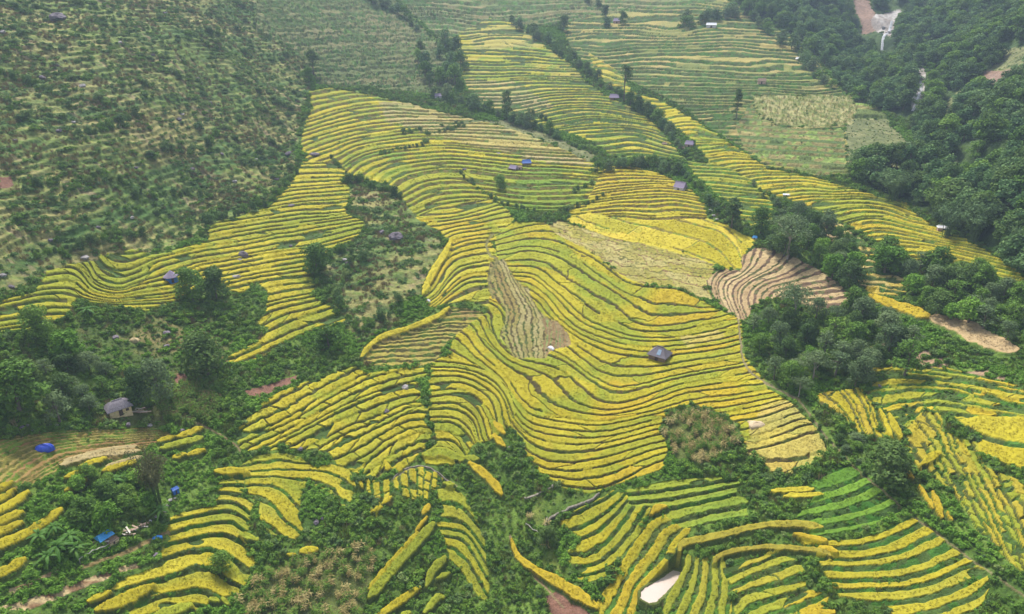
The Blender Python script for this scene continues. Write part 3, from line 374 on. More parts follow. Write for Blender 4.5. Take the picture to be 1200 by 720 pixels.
n1 = fbm(X/14, Y/14, 0, 3); n2 = fbm(X/3.2, Y/3.2, 2, 3); n3 = vnoise(X/.55, Y/.55, 3); n4 = fbm(X/55, Y/55, 5, 2); n5 = vnoise(X/1.2, Y/.8, 6)
colr = np.zeros((NR, NC, 3), np.float32); dz = np.zeros((NR, NC), np.float32); crop = np.zeros((NR, NC), np.float32)
grp = np.full((NR, NC), -1, np.int16)
GNAMES = list(GROUP_LABELS); GI = {g: i for i, g in enumerate(GNAMES)}
def C(c): return np.array(c, np.float32)
def soft(*nm):
    M = np.isin(ZMAP[::8, ::8], [ZID[q] for q in nm]).astype(np.float32)
    for ax in (0, 1):
        for _ in range(3): M = (np.roll(M, 2, ax)+np.roll(M, -2, ax)+M+np.roll(M, 1, ax)+np.roll(M, -1, ax))/5
    return bilin(M, VM/8, UM/8)
# gullies and spurs
sh = sstep(.55, 1, soft('hill')); sf = sstep(.55, 1, soft('forest', 'gravel', 'scar'))
rid = 1-np.abs(2*fbm((X*.8+Y*.35)/34, (Y*.5-X*.2)/60, 2, 3)-1); dz += sh*(rid-.75)*10
rid2 = 1-np.abs(2*fbm((X+Y*.3)/70, Y/95, 6, 3)-1); dz += sf*(rid2-.75)*26
# ground cover
def zcol(a, b, t): return C(a)*(1-t[..., None])+C(b)*t[..., None]
t = sstep(.3, .7, n1*.5+n2*.5)
colr[:] = zcol((.06, .11, .02), (.12, .19, .032), t)
def setz(names, f):
    for nme in names:
        m = zone == ZID[nme]
        if m.any(): colr[m] = f(m)
def hillcol(m):
    a = fbm(X[m]/4.5, Y[m]/2.6+H0[m]/2, 1, 3); b = fbm(X[m]/30, Y[m]/30, 6, 3); r = n2[m]
    band = vnoise(X[m]/16, H0[m]/2.6, 2)
    c = zcol((.115, .165, .038), (.225, .205, .075), sstep(.35, .65, b*.5+a*.5))
    g = sstep(.52, .72, band*.6+a*.4)[..., None]; c = c*(1-g)+C((.06, .115, .028))*g
    lz = (H0+dz)[m]/1.7+n1[m]*1.6; fz = lz-np.floor(lz); led = sstep(.5, .72, fz)*sstep(1.0, .93, fz)*sstep(.3, .5, fbm(X[m]/22, Y[m]/22, 4, 2)); led = (.55*led)[..., None]; c = c*(1-led)+C((.045, .078, .022))*led
    e = sstep(.66, .8, fbm(X[m]/7, Y[m]/3.5, 4, 3))[..., None]; c = c*(1-.6*e)+C((.26, .19, .115))*.6*e
    return c*(.72+.45*r[:, None]+.35*n3[m][:, None])
setz(['hill', 'knoll', 'pasture'], hillcol)
setz(['forest'], lambda m: zcol((.022, .045, .014), (.06, .10, .028), t[m]))
setz(['meadow'], lambda m: zcol((.13, .15, .06), (.19, .19, .085), t[m])*(.8+.4*n2[m][:, None]))
setz(['grass'], lambda m: zcol((.075, .135, .022), (.16, .19, .04), t[m])*(.7+.6*n2[m][:, None]))
setz(['garden'], lambda m: zcol((.07, .11, .025), (.17, .15, .055), sstep(.35, .7, fbm(X[m]/6, Y[m]/5, 2, 3)))*(.7+.6*n2[m][:, None]))
setz(['strawstrip'], lambda m: zcol((.19, .115, .06), (.38, .29, .15), sstep(.35, .6, vnoise(X[m]*.25+Y[m]*.5, Y[m]*1.3-X[m]*.55, 1)*.7+.3*n2[m])))
setz(['soilstep'], lambda m: zcol((.24, .15, .09), (.36, .25, .155), n2[m]))
setz(['clearing'], lambda m: zcol((.06, .12, .02), (.12, .13, .04), t[m])*(.7+.6*n2[m][:, None]))
setz(['soil'], lambda m: zcol((.15, .075, .05), (.22, .12, .085), n2[m]))
setz(['scar'], lambda m: zcol((.26, .18, .14), (.2, .13, .09), n2[m]))
setz(['gravel'], lambda m: zcol((.24, .21, .185), (.40, .375, .35), sstep(.3, .7, vnoise(X[m]/2, Y[m]/4, 1))))
setz(['bare'], lambda m: zcol((.33, .24, .14), (.46, .36, .21), n2[m]))
setz(['maize', 'maizedry'], lambda m: zcol((.06, .10, .022), (.14, .15, .045), n2[m]))
setz(['cornfar'], lambda m: zcol((.17, .19, .06), (.30, .28, .12), sstep(.35, .65, vnoise(X[m]/1.6, Y[m]/3.5, 5))))
# rough ground
amp = np.select([zone == ZID['hill'], zone == ZID['knoll'], zone == ZID['forest'], zone == ZID['lush']], [.9, .7, 1.2, .55], .25)
dz += ((n2-.5)*1.4+(n3-.5)*.35)*amp
# small level steps on the scrub slopes
mh = (zone == ZID['hill'])
lh = (H0+dz)/1.7+n1*1.6; fh = lh-np.floor(lh)
dz = np.where(mh, dz+1.7*(sstep(.5, .9, fh)-fh)*.5, dz)

# terrace fields
def grid_grad(F):
    fj = np.gradient(F, axis=1); fi = np.gradient(F, axis=0)
    xj = np.gradient(X, axis=1); xi = np.gradient(X, axis=0); yi = np.gradient(Y, axis=0)
    fx = fj/xj; return fx, (fi-fx*xi)/yi
HX, HY = grid_grad(H0)
bankc = C((.07, .10, .022)); n6 = fbm(X/28, Y/28, 3, 3)
for i, p in enumerate(PATCH):
    M = pid == i
    if not M.any(): continue
    r = np.nonzero(M.any(1))[0]; c = np.nonzero(M.any(0))[0]
    sl = (slice(max(r[0]-2, 0), r[-1]+3), slice(max(c[0]-2, 0), c[-1]+3)); m = M[sl]
    P = []; L = []
    for lv, line in p['lines']:
        q = resample(smooth_line(line, 4) if len(line) > 2 else line, 9); P += q; L += [lv]*len(q)
    if len(P) > 420: k = len(P)//420+1; P = P[::k]; L = L[::k]
    f = tps_fit(P, L, .004)
    u0, u1 = U[sl][m].min()-8, U[sl][m].max()+8; v0, v1 = V[sl][m].min()-8, V[sl][m].max()+8
    nu = int((u1-u0)/4)+3; nv = int((v1-v0)/2.5)+3
    gu, gv = np.meshgrid(np.linspace(u0, u1, nu), np.linspace(v0, v1, nv))
    LG = tps_eval(f, np.stack([gu.ravel(), gv.ravel()], -1)).reshape(nv, nu)
    lev = bilin(LG, (V[sl]-v0)/(v1-v0)*(nv-1), (U[sl]-u0)/(u1-u0)*(nu-1)).astype(np.float64)
    fj = np.gradient(lev, axis=1); fi = np.gradient(lev, axis=0)
    xj = np.gradient(X[sl], axis=1); xi = np.gradient(X[sl], axis=0); yi = np.gradient(Y[sl], axis=0)
    lx = fj/xj; ly = (fi-lx*xi)/yi
    g2 = lx*lx+ly*ly+1e-9; dot = np.median(((HX[sl]*lx+HY[sl]*ly)/g2)[m])
    if dot < 0: lev = -lev; dot = -dot
    s = float(np.clip(dot, p['smin'], 2.2))
    xs, ys = X[sl], Y[sl]
    scale = float(np.median(1/np.sqrt(g2[m])))           # metres per step
    lev = lev + p['wav']*(fbm(xs/(scale*8), ys/(scale*8), i % 5, 2)-.5) + p['jag']*2*(vnoise(xs/(scale*.55), ys/(scale*.55), 2)-.5) + p['jag']*1.2*(n3[sl]-.5)
    k = np.floor(lev); b0 = k+p['jit']*(hash1(k, i)-.5); lo = lev < b0; k = np.where(lo, k-1, k)
    up = lev >= k+1+p['jit']*(hash1(k+1, i)-.5); k = np.where(up, k+1, k)
    b0 = k+p['jit']*(hash1(k, i)-.5); b1 = k+1+p['jit']*(hash1(k+1, i)-.5); fr = (lev-b0)/(b1-b0)
    w = p['riser']*(.7+.6*hash1(k, i, 3))*(.55+.9*n1[sl])
    w = np.clip(w, .03, .75)
    zoff = s*p['rg']*(sstep(1-w, 1, fr)-fr)
    axis = (U[sl] if p['axis'] == 'u' else V[sl])
    seg = np.zeros_like(fr); bund = np.zeros_like(fr)
    if p['cross']:
        q = axis/p['cross']*(.7+.6*hash1(k, i, 5))+9*hash1(k, i, 7)+.25*(vnoise(xs/scale/2, ys/scale/2, 1)-.5)
        q = q+.28*(fr-.5)*np.where(hash1(k, i, 8) > .5, 1, -1)
        seg = np.floor(q); dq = np.minimum(q-seg, 1-(q-seg))*p['cross']/pm[sl]*1.0
        bund = (dq < .22).astype(np.float32)*(hash1(k, seg, i) > .25)
    tint = np.clip(.62*sstep(.3, .7, n6[sl])+.7*(hash1(k, seg, i+.5)-.5)+.22, 0, .9999)
    cols = np.array(p['cols'], np.float32); nc = len(cols); ti = tint*(nc-1); a = ti.astype(int); tf = (ti-a)[..., None]
    cc = cols[a]*(1-tf)+cols[np.minimum(a+1, nc-1)]*tf
    ti_ = tmi[sl]; tc_ = np.array([c_ for _, c_, _ in TINTS]+[(0, 0, 0)], np.float32)[ti_]; ta_ = np.array([a_ for _, _, a_ in TINTS]+[0], np.float32)[ti_]*(.75+.5*(hash1(k, seg, i+2)-.3)); ta_ = np.clip(ta_, 0, 1)[..., None]
    cc = cc*(1-ta_)+tc_*ta_
    if i >= NEAR or p['group'] == 'curved_steps': gi_ = (.55*sstep(.25, .75, fr)*sstep(.35, .6, n1[sl]+.1))[..., None]; cc = cc*(1-gi_)+C((.21, .235, .03))*gi_
    cc = cc*(.86+.28*n2[sl][..., None])
    gone = (vnoise(axis/38+hash1(np.round(lev-.01), i)*50, np.floor(lev+.5)*7.3, 4) > p['gone']) & (bund < .5)
    tread = (fr > .045) & (fr < 1-w-.015) & (bund < .5)
    tread |= gone & (p['kind'] == 'crop')
    if p['cover'] < 1:
        gap = fbm(xs/(scale*5)+k*3.1, ys/(scale*2.5), (i+3) % 5, 2)*.75+.25*hash1(k, seg, i+9)
        bare = gap > np.quantile(gap[m], p['cover'])
        tread &= ~bare
    tm = m & tread; bm = m & ~tread
    inner = np.minimum(sstep(.045, .045+.07, fr), sstep(1-w-.015, 1-w-.015-.05, fr))
    cz = colr[sl]
    cz[tm] = cc[tm]
    rv = np.where((vnoise(xs/1.7, ys/1.7, 5) > .55)[..., None], C(p['rcol'])*C((.8, 1.25, .8)), C(p['rcol']))*(.6+.8*n2[sl][..., None])
    if p['cover'] < 1: rv = np.where(bare[..., None] & (fr < 1-w)[..., None], C((.05, .085, .02))*(.6+.9*n2[sl][..., None]), rv)
    cz[bm] = rv[bm]; colr[sl] = cz
    dzs = dz[sl]; dzs[m] = zoff[m]+(.10*(n3[sl]-.5))[m]
    dzs[bm] += (.30*(n5[sl]-.3))[bm]; dz[sl] = dzs
    if p['crop'] > .01:
        cs = crop[sl]; cs[tm] = (p['crop']*(.8+.2*inner)*(1+.12*(n3[sl]-.5)))[tm]; crop[sl] = cs
    gs = grp[sl]; gs[tm] = GI[p['group']]; grp[sl] = gs
    p['stat'] = (s, scale)
# single strips and trails
ss_col = np.array([c for _, c, _, _ in ST], np.float32); ss_kind = np.array([{'crop': 0, 'stubble': 1, 'path': 2}[k] for *_, k in ST]); ss_grp = np.array([GI.get(g, -1) for g, *_ in ST])
on = (si >= 0)
ck = np.where(on, ss_kind[np.maximum(si, 0)], -1)
ins = on & (sd > 0) & (ck < 2)
tone = (.82+.3*n2+.18*(n3-.5))[..., None]
hc = ss_col[np.maximum(si, 0)]
hv = hash1(si, 2)[..., None]*.25+.88
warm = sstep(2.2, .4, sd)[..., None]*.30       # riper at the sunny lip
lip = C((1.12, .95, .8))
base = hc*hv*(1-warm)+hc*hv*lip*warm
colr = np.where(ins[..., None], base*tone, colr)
bank = on & (ck == 0) & (sd <= 0) & (sd > -2.2) & (pid < 0)
colr = np.where(bank[..., None], bankc*(.6+.9*n2[..., None]), colr)
ih = sstep(0, .5, sd)
crop = np.where(ins & (ck == 0), .32*(.8+.2*ih)*(1+.14*(n3-.5)), np.where(ins, .05, np.where(bank, 0, crop)))
raise_ = np.where(on & (ck < 2), .7*sstep(-2.6, .2, sd), 0)
dz = np.where(ins, .08*(n3-.5), dz)+raise_
grp = np.where(ins, np.where(ck == 2, -1, ss_grp[np.maximum(si, 0)]), np.where(bank, -1, grp))
tr = on & (ck == 2) & (sd > 0)
colr = np.where(tr[..., None], hc*(.7+.6*n2[..., None]), colr); crop = np.where(tr, 0, crop); grp = np.where(tr, -1, grp); dz = np.where(tr, 0.05*(n3-.5), dz)
# pond bed
pm_ = np.zeros((MH, MW), bool); sy, sx, m = poly_mask(POND); pm_[sy, sx] = m
inp = near(pm_); pond_z = None
if inp.any():
    pond_z = float(np.percentile((H0)[inp], 40)); dz = np.where(inp, pond_z-.6-H0, dz); crop = np.where(inp, 0, crop); grp = np.where(inp, -1, grp); colr = np.where(inp[..., None], C((.3, .25, .2)), colr)
    ring = np.zeros_like(inp)
    for q in (1, 2.5, 4): ring |= near(pm_, q, 0) | near(pm_, -q, 0) | near(pm_, 0, q) | near(pm_, 0, -q) | near(pm_, q*.7, -q*.7) | near(pm_, -q*.7, -q*.7)
    ring &= ~inp; dz = np.where(ring, pond_z+.22+.15*(n3-.5)-H0, dz); crop = np.where(ring, 0, crop); grp = np.where(ring, -1, grp); colr = np.where(ring[..., None], C((.10, .125, .03))*(.6+.8*n2[..., None]), colr)
rim = ring if inp.any() else np.zeros_like(inp)
Z = H0+dz+crop; ZG = H0+dz
busy = rim | (grp >= 0) | tr | inp | (on & (sd > -3.4)) | ((pid >= 0))
# ------------------------------------------------------------------ lookups for placing things on the ground
def fidx(x, y):
    fy = np.interp(y, YS, np.arange(NR)); fx = (x/np.interp(y, YS, HW)+1)*.5*(NC-1); return fy, fx
def ground(x, y, M=None):
    fy, fx = fidx(np.asarray(x, float), np.asarray(y, float)); return bilin(ZG if M is None else M, fy, fx)
def at(u, v):
    """ground point seen at a spot of the plan"""
    d = rays(u, v); ts = np.arange(95, 1000, .5); p = CAM+d*ts[:, None]
    ok = (p[:, 1] > YS[0]) & (p[:, 1] < YS[-1])
    h = ground(p[:, 0], np.clip(p[:, 1], YS[0], YS[-1]), H0); hit = np.nonzero(ok & (p[:, 2] <= h))[0]
    q = p[hit[0]] if len(hit) else p[-1]
    return float(q[0]), float(q[1]), float(ground(q[0], q[1]))
def size_at(y, z): return (y*cp-(z-CAM[2])*sp)/FPX      # metres per reference pixel
# ------------------------------------------------------------------ materials
MATS = {}
def nodes(name):
    m = bpy.data.materials.new(name); m.use_nodes = True; MATS[name] = m
    nt = m.node_tree; b = nt.nodes['Principled BSDF']; b.inputs['Roughness'].default_value = .85; b.inputs['Specular IOR Level'].default_value = .08
    return m, nt, b
def ground_mat(name, s1, s2, bump, lo=.78, hi=1.22):
    m, nt, b = nodes(name); N = nt.nodes.new; K = nt.links.new
    a = N('ShaderNodeAttribute'); a.attribute_name = 'cover'; g = N('ShaderNodeNewGeometry')
    mp = N('ShaderNodeVectorMath'); mp.operation = 'SCALE'; mp.inputs['Scale'].default_value = 1; K(g.outputs['Position'], mp.inputs[0])
    t1 = N('ShaderNodeTexNoise'); t1.inputs['Scale'].default_value = s1; t1.inputs['Detail'].default_value = 3; K(mp.outputs[0], t1.inputs['Vector'])
    t2 = N('ShaderNodeTexNoise'); t2.inputs['Scale'].default_value = s2; t2.inputs['Detail'].default_value = 2; K(mp.outputs[0], t2.inputs['Vector'])
    ad = N('ShaderNodeMath'); ad.operation = 'ADD'; K(t1.outputs['Fac'], ad.inputs[0]); K(t2.outputs['Fac'], ad.inputs[1])
    r = N('ShaderNodeMapRange'); r.inputs['From Min'].default_value = .7; r.inputs['From Max'].default_value = 1.3; r.inputs['To Min'].default_value = lo; r.inputs['To Max'].default_value = hi; K(ad.outputs[0], r.inputs['Value'])
    mx = N('ShaderNodeVectorMath'); mx.operation = 'SCALE'; K(a.outputs['Color'], mx.inputs[0]); K(r.outputs[0], mx.inputs['Scale']); K(mx.outputs[0], b.inputs['Base Color'])
    bp = N('ShaderNodeBump'); bp.inputs['Strength'].default_value = bump; bp.inputs['Distance'].default_value = .3; K(ad.outputs[0], bp.inputs['Height']); K(bp.outputs[0], b.inputs['Normal'])
    return m
M_SOIL = ground_mat('hillside_ground', .6, 3.0, .5, .65, 1.35)
M_RICE = ground_mat('rice_heads', 1.1, 4.5, .35, .86, 1.14)
M_STUB = ground_mat('stubble_straw', .9, 3.5, .6, .7, 1.3)
# ------------------------------------------------------------------ terrain meshes: the slope itself and one crop object per block of fields
fc = grp[:-1, :-1]; fc = np.where((grp[1:, 1:] == fc) | (grp[1:, :-1] == fc), fc, np.maximum(fc, -1))
ii = np.arange(NR*NC).reshape(NR, NC)
quads = np.stack([ii[:-1, :-1], ii[:-1, 1:], ii[1:, 1:], ii[1:, :-1]], -1).reshape(-1, 4); fcl = fc.ravel()
co = np.stack([X, Y, Z], -1).reshape(-1, 3).astype(np.float32); cl = np.concatenate([colr.reshape(-1, 3), np.ones((NR*NC, 1), np.float32)], 1)
def sheet(name, sel, mat, g=None):
    q = quads[sel]; used, inv = np.unique(q, return_inverse=True); n = len(q)
    vco = co[used]; vcl = cl[used].astype(np.float32); lv = inv.astype(np.int32).ravel()
    if g is not None and len(TX):
        k = np.nonzero(TG == g)[0]; m_ = len(k)
        if m_:
            base = np.stack([TX[k], TY[k], TZ[k]], -1); vv = []; cc_ = []
            for b_ in range(3):
                nn = np.stack([TR.normal(size=m_)*.45, TR.normal(size=m_)*.45-.15, np.ones(m_)], -1); nn /= np.linalg.norm(nn, axis=1, keepdims=True)
                t_ = np.cross(nn, TR.normal(size=(m_, 3))); t_ /= np.linalg.norm(t_, axis=1, keepdims=True); u_ = np.cross(nn, t_)
                c0 = base+np.stack([TR.normal(size=m_)*.15, TR.normal(size=m_)*.15, TH[k]*TR.uniform(-.3, 1.0, m_)], -1); L_ = (.15*TS[k])[:, None]; W_ = (.07*TS[k])[:, None]
                vv.append(np.stack([c0-t_*L_, c0+u_*W_, c0+t_*L_-nn*L_*.35, c0-u_*W_], 1)); f_ = TR.uniform(.86, 1.14, (m_, 1, 1)); cc_.append(np.clip(np.repeat(np.concatenate([TC[k][:, None]*f_, np.ones((m_, 1, 1))], -1), 4, 1), 0, 1))
            vv = np.concatenate(vv).reshape(-1, 3); cc_ = np.concatenate(cc_).reshape(-1, 4); b0_ = len(vco); vco = np.concatenate([vco, vv]); vcl = np.concatenate([vcl, cc_]); lv = np.concatenate([lv, np.arange(b0_, b0_+len(vv), dtype=np.int32)]); n += len(vv)//4
    me = bpy.data.meshes.new(name); me.vertices.add(len(vco)); me.vertices.foreach_set('co', vco.astype(np.float32).ravel())
    me.loops.add(n*4); me.loops.foreach_set('vertex_index', lv)
    me.polygons.add(n); me.polygons.foreach_set('loop_start', np.arange(0, n*4, 4, dtype=np.int32))
    me.update(); at_ = me.attributes.new('cover', 'FLOAT_COLOR', 'POINT'); at_.data.foreach_set('color', vcl.astype(np.float32).ravel())
    me.polygons.foreach_set('use_smooth', np.ones(n, bool)); me.materials.append(mat)
    o = bpy.data.objects.new(name, me); COL.objects.link(o); return o
TUFT = {}
def grow_tufts(dens, seed):
    """short sheaves of stalks standing on every near field, kept in the mesh of that field's crop"""
    r = np.random.default_rng(seed); yy = np.linspace(64, 330, 2000); wg = half_w(yy)*dens(yy); cdf = np.cumsum(wg)/wg.sum(); A = np.trapz(2*half_w(yy)*dens(yy), yy); n = int(A)
    y = np.interp(r.random(n), cdf, yy); x = (r.random(n)*2-1)*half_w(y)*.99
    fy, fx = fidx(x, y); iy = np.clip(fy.astype(int), 0, NR-2); ix = np.clip(fx.astype(int), 0, NC-2); g = fc[iy, ix]; k = (g >= 0) & (fc[np.clip(iy+3, 0, NR-2), ix] == g) & (fc[np.clip(iy-3, 0, NR-2), ix] == g) & (fc[iy, np.clip(ix+2, 0, NC-2)] == g) & (fc[iy, np.clip(ix-2, 0, NC-2)] == g) & (U[iy, ix] > -40) & (U[iy, ix] < 1240) & (V[iy, ix] < 750)
    x, y, iy, ix, g = x[k], y[k], iy[k], ix[k], g[k]; z = bilin(Z, *fidx(x, y)); return x, y, z, g, colr[iy, ix], r
def tag(o, label=None, cat=None, group=None, kind=None):
    for k, v in (('label', label), ('category', cat), ('group', group), ('kind', kind)):
        if v: o[k] = v
    return o
TX, TY, TZ, TG, TC, TR = grow_tufts(lambda y: np.interp(y, [64, 110, 150, 200, 260, 330], [9, 8, 5, 2.6, 1.2, .5]), 77)
TS = np.interp(TY, [64, 120, 200, 330], [1.0, 1.1, 1.6, 2.6])*TR.uniform(.7, 1.3, len(TX)); TH = .10*np.interp(TY, [64, 200, 330], [1, 1.1, 1.3])*TR.uniform(.6, 1.3, len(TX))
_stub = np.array([n_ in ('stubble', 'grass', 'field_crop') for n_, _ in GROUP_LABELS.values()])[TG]; TH = np.where(_stub, TH*.45, TH); print('tufts', len(TX))
tag(sheet('hillside', fcl < 0, M_SOIL), 'green and brown hillside carrying the banks, tracks and bushy gullies', 'hillside', kind='structure')
for g, (nm, lab) in GROUP_LABELS.items():
    sel = fcl == GI[g]
    if sel.sum() < 5: print('empty group', g); continue
    tag(sheet(nm, sel, M_STUB if nm in ('stubble', 'grass') else M_RICE, GI[g]), lab, {'ripe_rice': 'rice field', 'green_rice': 'rice field', 'stubble': 'stubble field', 'field_crop': 'crop field', 'grass': 'grass'}[nm], kind='stuff')
print({p['group']: tuple(round(x, 2) for x in p.get('stat', (0, 0))) for p in PATCH})
if pond_z is not None:
    pw = [at(u, v) for u, v in POND]; cx = sum(p[0] for p in pw)/len(pw); cy = sum(p[1] for p in pw)/len(pw)
    # the shore is read at water level
    pts = []
    for u, v in smooth_line(POND+[POND[0]], 4)[:-1]:
        p = at(u, v); pts.append(((p[0]-cx)*1.03+cx, (p[1]-cy)*1.03+cy, pond_z))
    bm = bmesh.new(); bm.faces.new([bm.verts.new(p) for p in pts]); bmesh.ops.triangulate(bm, faces=bm.faces[:]); bmesh.ops.recalc_face_normals(bm, faces=bm.faces[:])
    me = bpy.data.meshes.new('pond_water'); bm.to_mesh(me); bm.free()
    m, nt, b = nodes('milky_water'); b.inputs['Base Color'].default_value = (.55, .46, .40, 1); b.inputs['Roughness'].default_value = .12; b.inputs['Specular IOR Level'].default_value = .5
    tx = nt.nodes.new('ShaderNodeTexNoise'); tx.inputs['Scale'].default_value = .5; rp = nt.nodes.new('ShaderNodeValToRGB'); rp.color_ramp.elements[0].color = (.47, .38, .32, 1); rp.color_ramp.elements[1].color = (.60, .51, .44, 1); rp.color_ramp.elements[0].position = .3; rp.color_ramp.elements[1].position = .7
    nt.links.new(tx.outputs['Fac'], rp.inputs[0]); nt.links.new(rp.outputs[0], b.inputs['Base Color'])
    me.materials.append(m); o = bpy.data.objects.new('pond_water', me); COL.objects.link(o); tag(o, 'milky beige water of the narrow pond among rice strips', 'pond', kind='structure')
# ------------------------------------------------------------------ plants
def leaf_mat(name, cols, trans=.25, rough=.7):
    m, nt, b = nodes(name); N = nt.nodes.new; K = nt.links.new
    g = N('ShaderNodeNewGeometry'); oi = N('ShaderNodeObjectInfo')
    a = N('ShaderNodeMath'); a.operation = 'MULTIPLY'; a.inputs[1].default_value = .45; K(g.outputs['Random Per Island'], a.inputs[0])
    c = N('ShaderNodeMath'); c.operation = 'MULTIPLY_ADD'; c.inputs[1].default_value = .55; K(oi.outputs['Random'], c.inputs[0]); K(a.outputs[0], c.inputs[2])
    r = N('ShaderNodeValToRGB'); e = r.color_ramp.elements
    for i, cc in enumerate(cols):
        p = i/(len(cols)-1)
        if i == 0: el = e[0]; el.position = 0
        elif i == len(cols)-1: el = e[-1]; el.position = 1
        else: el = e.new(p)
        el.color = (*cc, 1)
    K(c.outputs[0], r.inputs[0]); K(r.outputs[0], b.inputs['Base Color']); b.inputs['Roughness'].default_value = rough
    if trans:
        t = N('ShaderNodeBsdfTranslucent'); K(r.outputs[0], t.inputs['Color']); mx = N('ShaderNodeMixShader'); mx.inputs[0].default_value = trans
        K(b.outputs[0], mx.inputs[1]); K(t.outputs[0], mx.inputs[2]); K(mx.outputs[0], nt.nodes['Material Output'].inputs['Surface'])
    return m
ML_DARK = leaf_mat('leaf_dark', [(0.049,0.099,0.030),(0.094,0.167,0.042),(0.148,0.221,0.057)])
ML_MID = leaf_mat('leaf_mid', [(0.062,0.131,0.025),(0.123,0.232,0.038),(0.202,0.324,0.052)])
ML_LIME = leaf_mat('leaf_lime', [(0.082,0.179,0.022),(0.145,0.292,0.036),(0.244,0.406,0.059)])
ML_GREY = leaf_mat('leaf_grey', [(0.088,0.145,0.061),(0.145,0.214,0.088),(0.214,0.281,0.122)])
ML_BUSH = leaf_mat('bush_leaf', [(0.063,0.131,0.021),(0.108,0.212,0.033),(0.182,0.318,0.043),(0.290,0.424,0.054)])
ML_SCRUB = leaf_mat('scrub_leaf', [(0.069,0.139,0.046),(0.116,0.208,0.063),(0.197,0.289,0.084),(0.277,0.334,0.105)])
ML_DRY = leaf_mat('dry_leaf', [(0.140,0.120,0.050),(0.200,0.165,0.072),(0.270,0.220,0.108)])
ML_BAMB = leaf_mat('bamboo_leaf', [(0.076,0.134,0.053),(0.118,0.193,0.076),(0.168,0.252,0.091)])
ML_BAN = leaf_mat('banana_leaf', [(.055,.14,.022),(.09,.20,.035),(.15,.27,.06)], .3, .5)
ML_CORN = leaf_mat('maize_leaf', [(0.078,0.169,0.023),(0.130,0.234,0.035),(0.208,0.312,0.059)])
ML_CORND = leaf_mat('maize_dry', [(.30,.25,.085),(.44,.36,.145),(.54,.45,.21)])
ML_FAR = leaf_mat('forest_leaf', [(0.048,0.109,0.040),(0.086,0.174,0.057),(0.148,0.250,0.083),(0.229,0.329,0.117)])
M_BARK, _nt, _b = nodes('bark'); _b.inputs['Base Color'].default_value = (.12, .095, .07, 1)
_x = _nt.nodes.new('ShaderNodeTexNoise'); _x.inputs['Scale'].default_value = 3; _rr = _nt.nodes.new('ShaderNodeValToRGB'); _rr.color_ramp.elements[0].color = (.07, .055, .04, 1); _rr.color_ramp.elements[1].color = (.24, .21, .17, 1)
_nt.links.new(_x.outputs['Fac'], _rr.inputs[0]); _nt.links.new(_rr.outputs[0], _b.inputs['Base Color'])
M_PALEBARK, _nt2, _b2 = nodes('pale_bark'); _b2.inputs['Base Color'].default_value = (.33, .29, .24, 1)

def mesh_from(name, vs, fs, mat, smooth=False):
    me = bpy.data.meshes.new(name); me.from_pydata([tuple(v) for v in vs], [], fs); me.update()
    if smooth: me.polygons.foreach_set('use_smooth', [True]*len(me.polygons))
    if isinstance(mat, (list, tuple)): [me.materials.append(m) for m in mat]
    elif mat: me.materials.append(mat)
    return me
def unit(v): return v/np.maximum(np.linalg.norm(v, axis=-1, keepdims=True), 1e-9)
def leaves(name, P, Nn, size, mat, wid=.55, rng=RNG):
    """one rhombic leaf (or leaf spray) per point"""
    n = len(P); size = np.broadcast_to(size, (n,))[:, None]
    r = rng.normal(size=(n, 3)); tdir = unit(np.cross(Nn, r)); b = np.cross(Nn, tdir)
    v = np.stack([P-tdir*size*.5, P+b*size*wid*.5-tdir*size*.05, P+tdir*size*.5+Nn*size*-.12, P-b*size*wid*.5-tdir*size*.05], 1).reshape(-1, 3)
    me = bpy.data.meshes.new(name); me.vertices.add(n*4); me.vertices.foreach_set('co', v.astype(np.float32).ravel())
    me.loops.add(n*4); me.loops.foreach_set('vertex_index', np.arange(n*4, dtype=np.int32)); me.polygons.add(n)
    me.polygons.foreach_set('loop_start', np.arange(0, n*4, 4, dtype=np.int32)); me.update(); me.materials.append(mat); return me
def lobe_points(lobes, n, rng, under=.35, shell=.28):
    L = np.array(lobes, float); wgt = (L[:, 3]*L[:, 4]+L[:, 3]*L[:, 5]); wgt /= wgt.sum()
    k = rng.choice(len(L), n*2, p=wgt); d = unit(rng.normal(size=(n*2, 3)))
    keep = (d[:, 2] > -.25) | (rng.random(n*2) < under); k = k[keep][:n]; d = d[keep][:n]
    rad = 1-shell*rng.random(len(d))**1.5+.08*rng.normal(size=len(d))
    P = L[k, :3]+d*L[k, 3:6]*rad[:, None]; Nn = unit(d*np.array([1, 1, 1])+rng.normal(size=d.shape)*.55+np.array([0, 0, .35]))
    return P, Nn
def tube(vs, fs, pts, rads, n=6):
    b = len(vs); k = len(pts)
    for i, p in enumerate(pts):
        p = np.array(p, float); q = np.array(pts[min(i+1, k-1)], float)-np.array(pts[max(i-1, 0)], float); q /= np.linalg.norm(q)+1e-9
        a = np.cross(q, [0, 1, 0] if abs(q[1]) < .9 else [1, 0, 0]); a /= np.linalg.norm(a); c = np.cross(q, a)
        for j in range(n):
            t = 2*math.pi*j/n; vs.append(p+rads[i]*(a*math.cos(t)+c*math.sin(t)))
    for i in range(k-1):
        for j in range(n): fs.append((b+i*n+j, b+i*n+(j+1) % n, b+(i+1)*n+(j+1) % n, b+(i+1)*n+j))
    fs.append(tuple(b+(k-1)*n+j for j in range(n)))
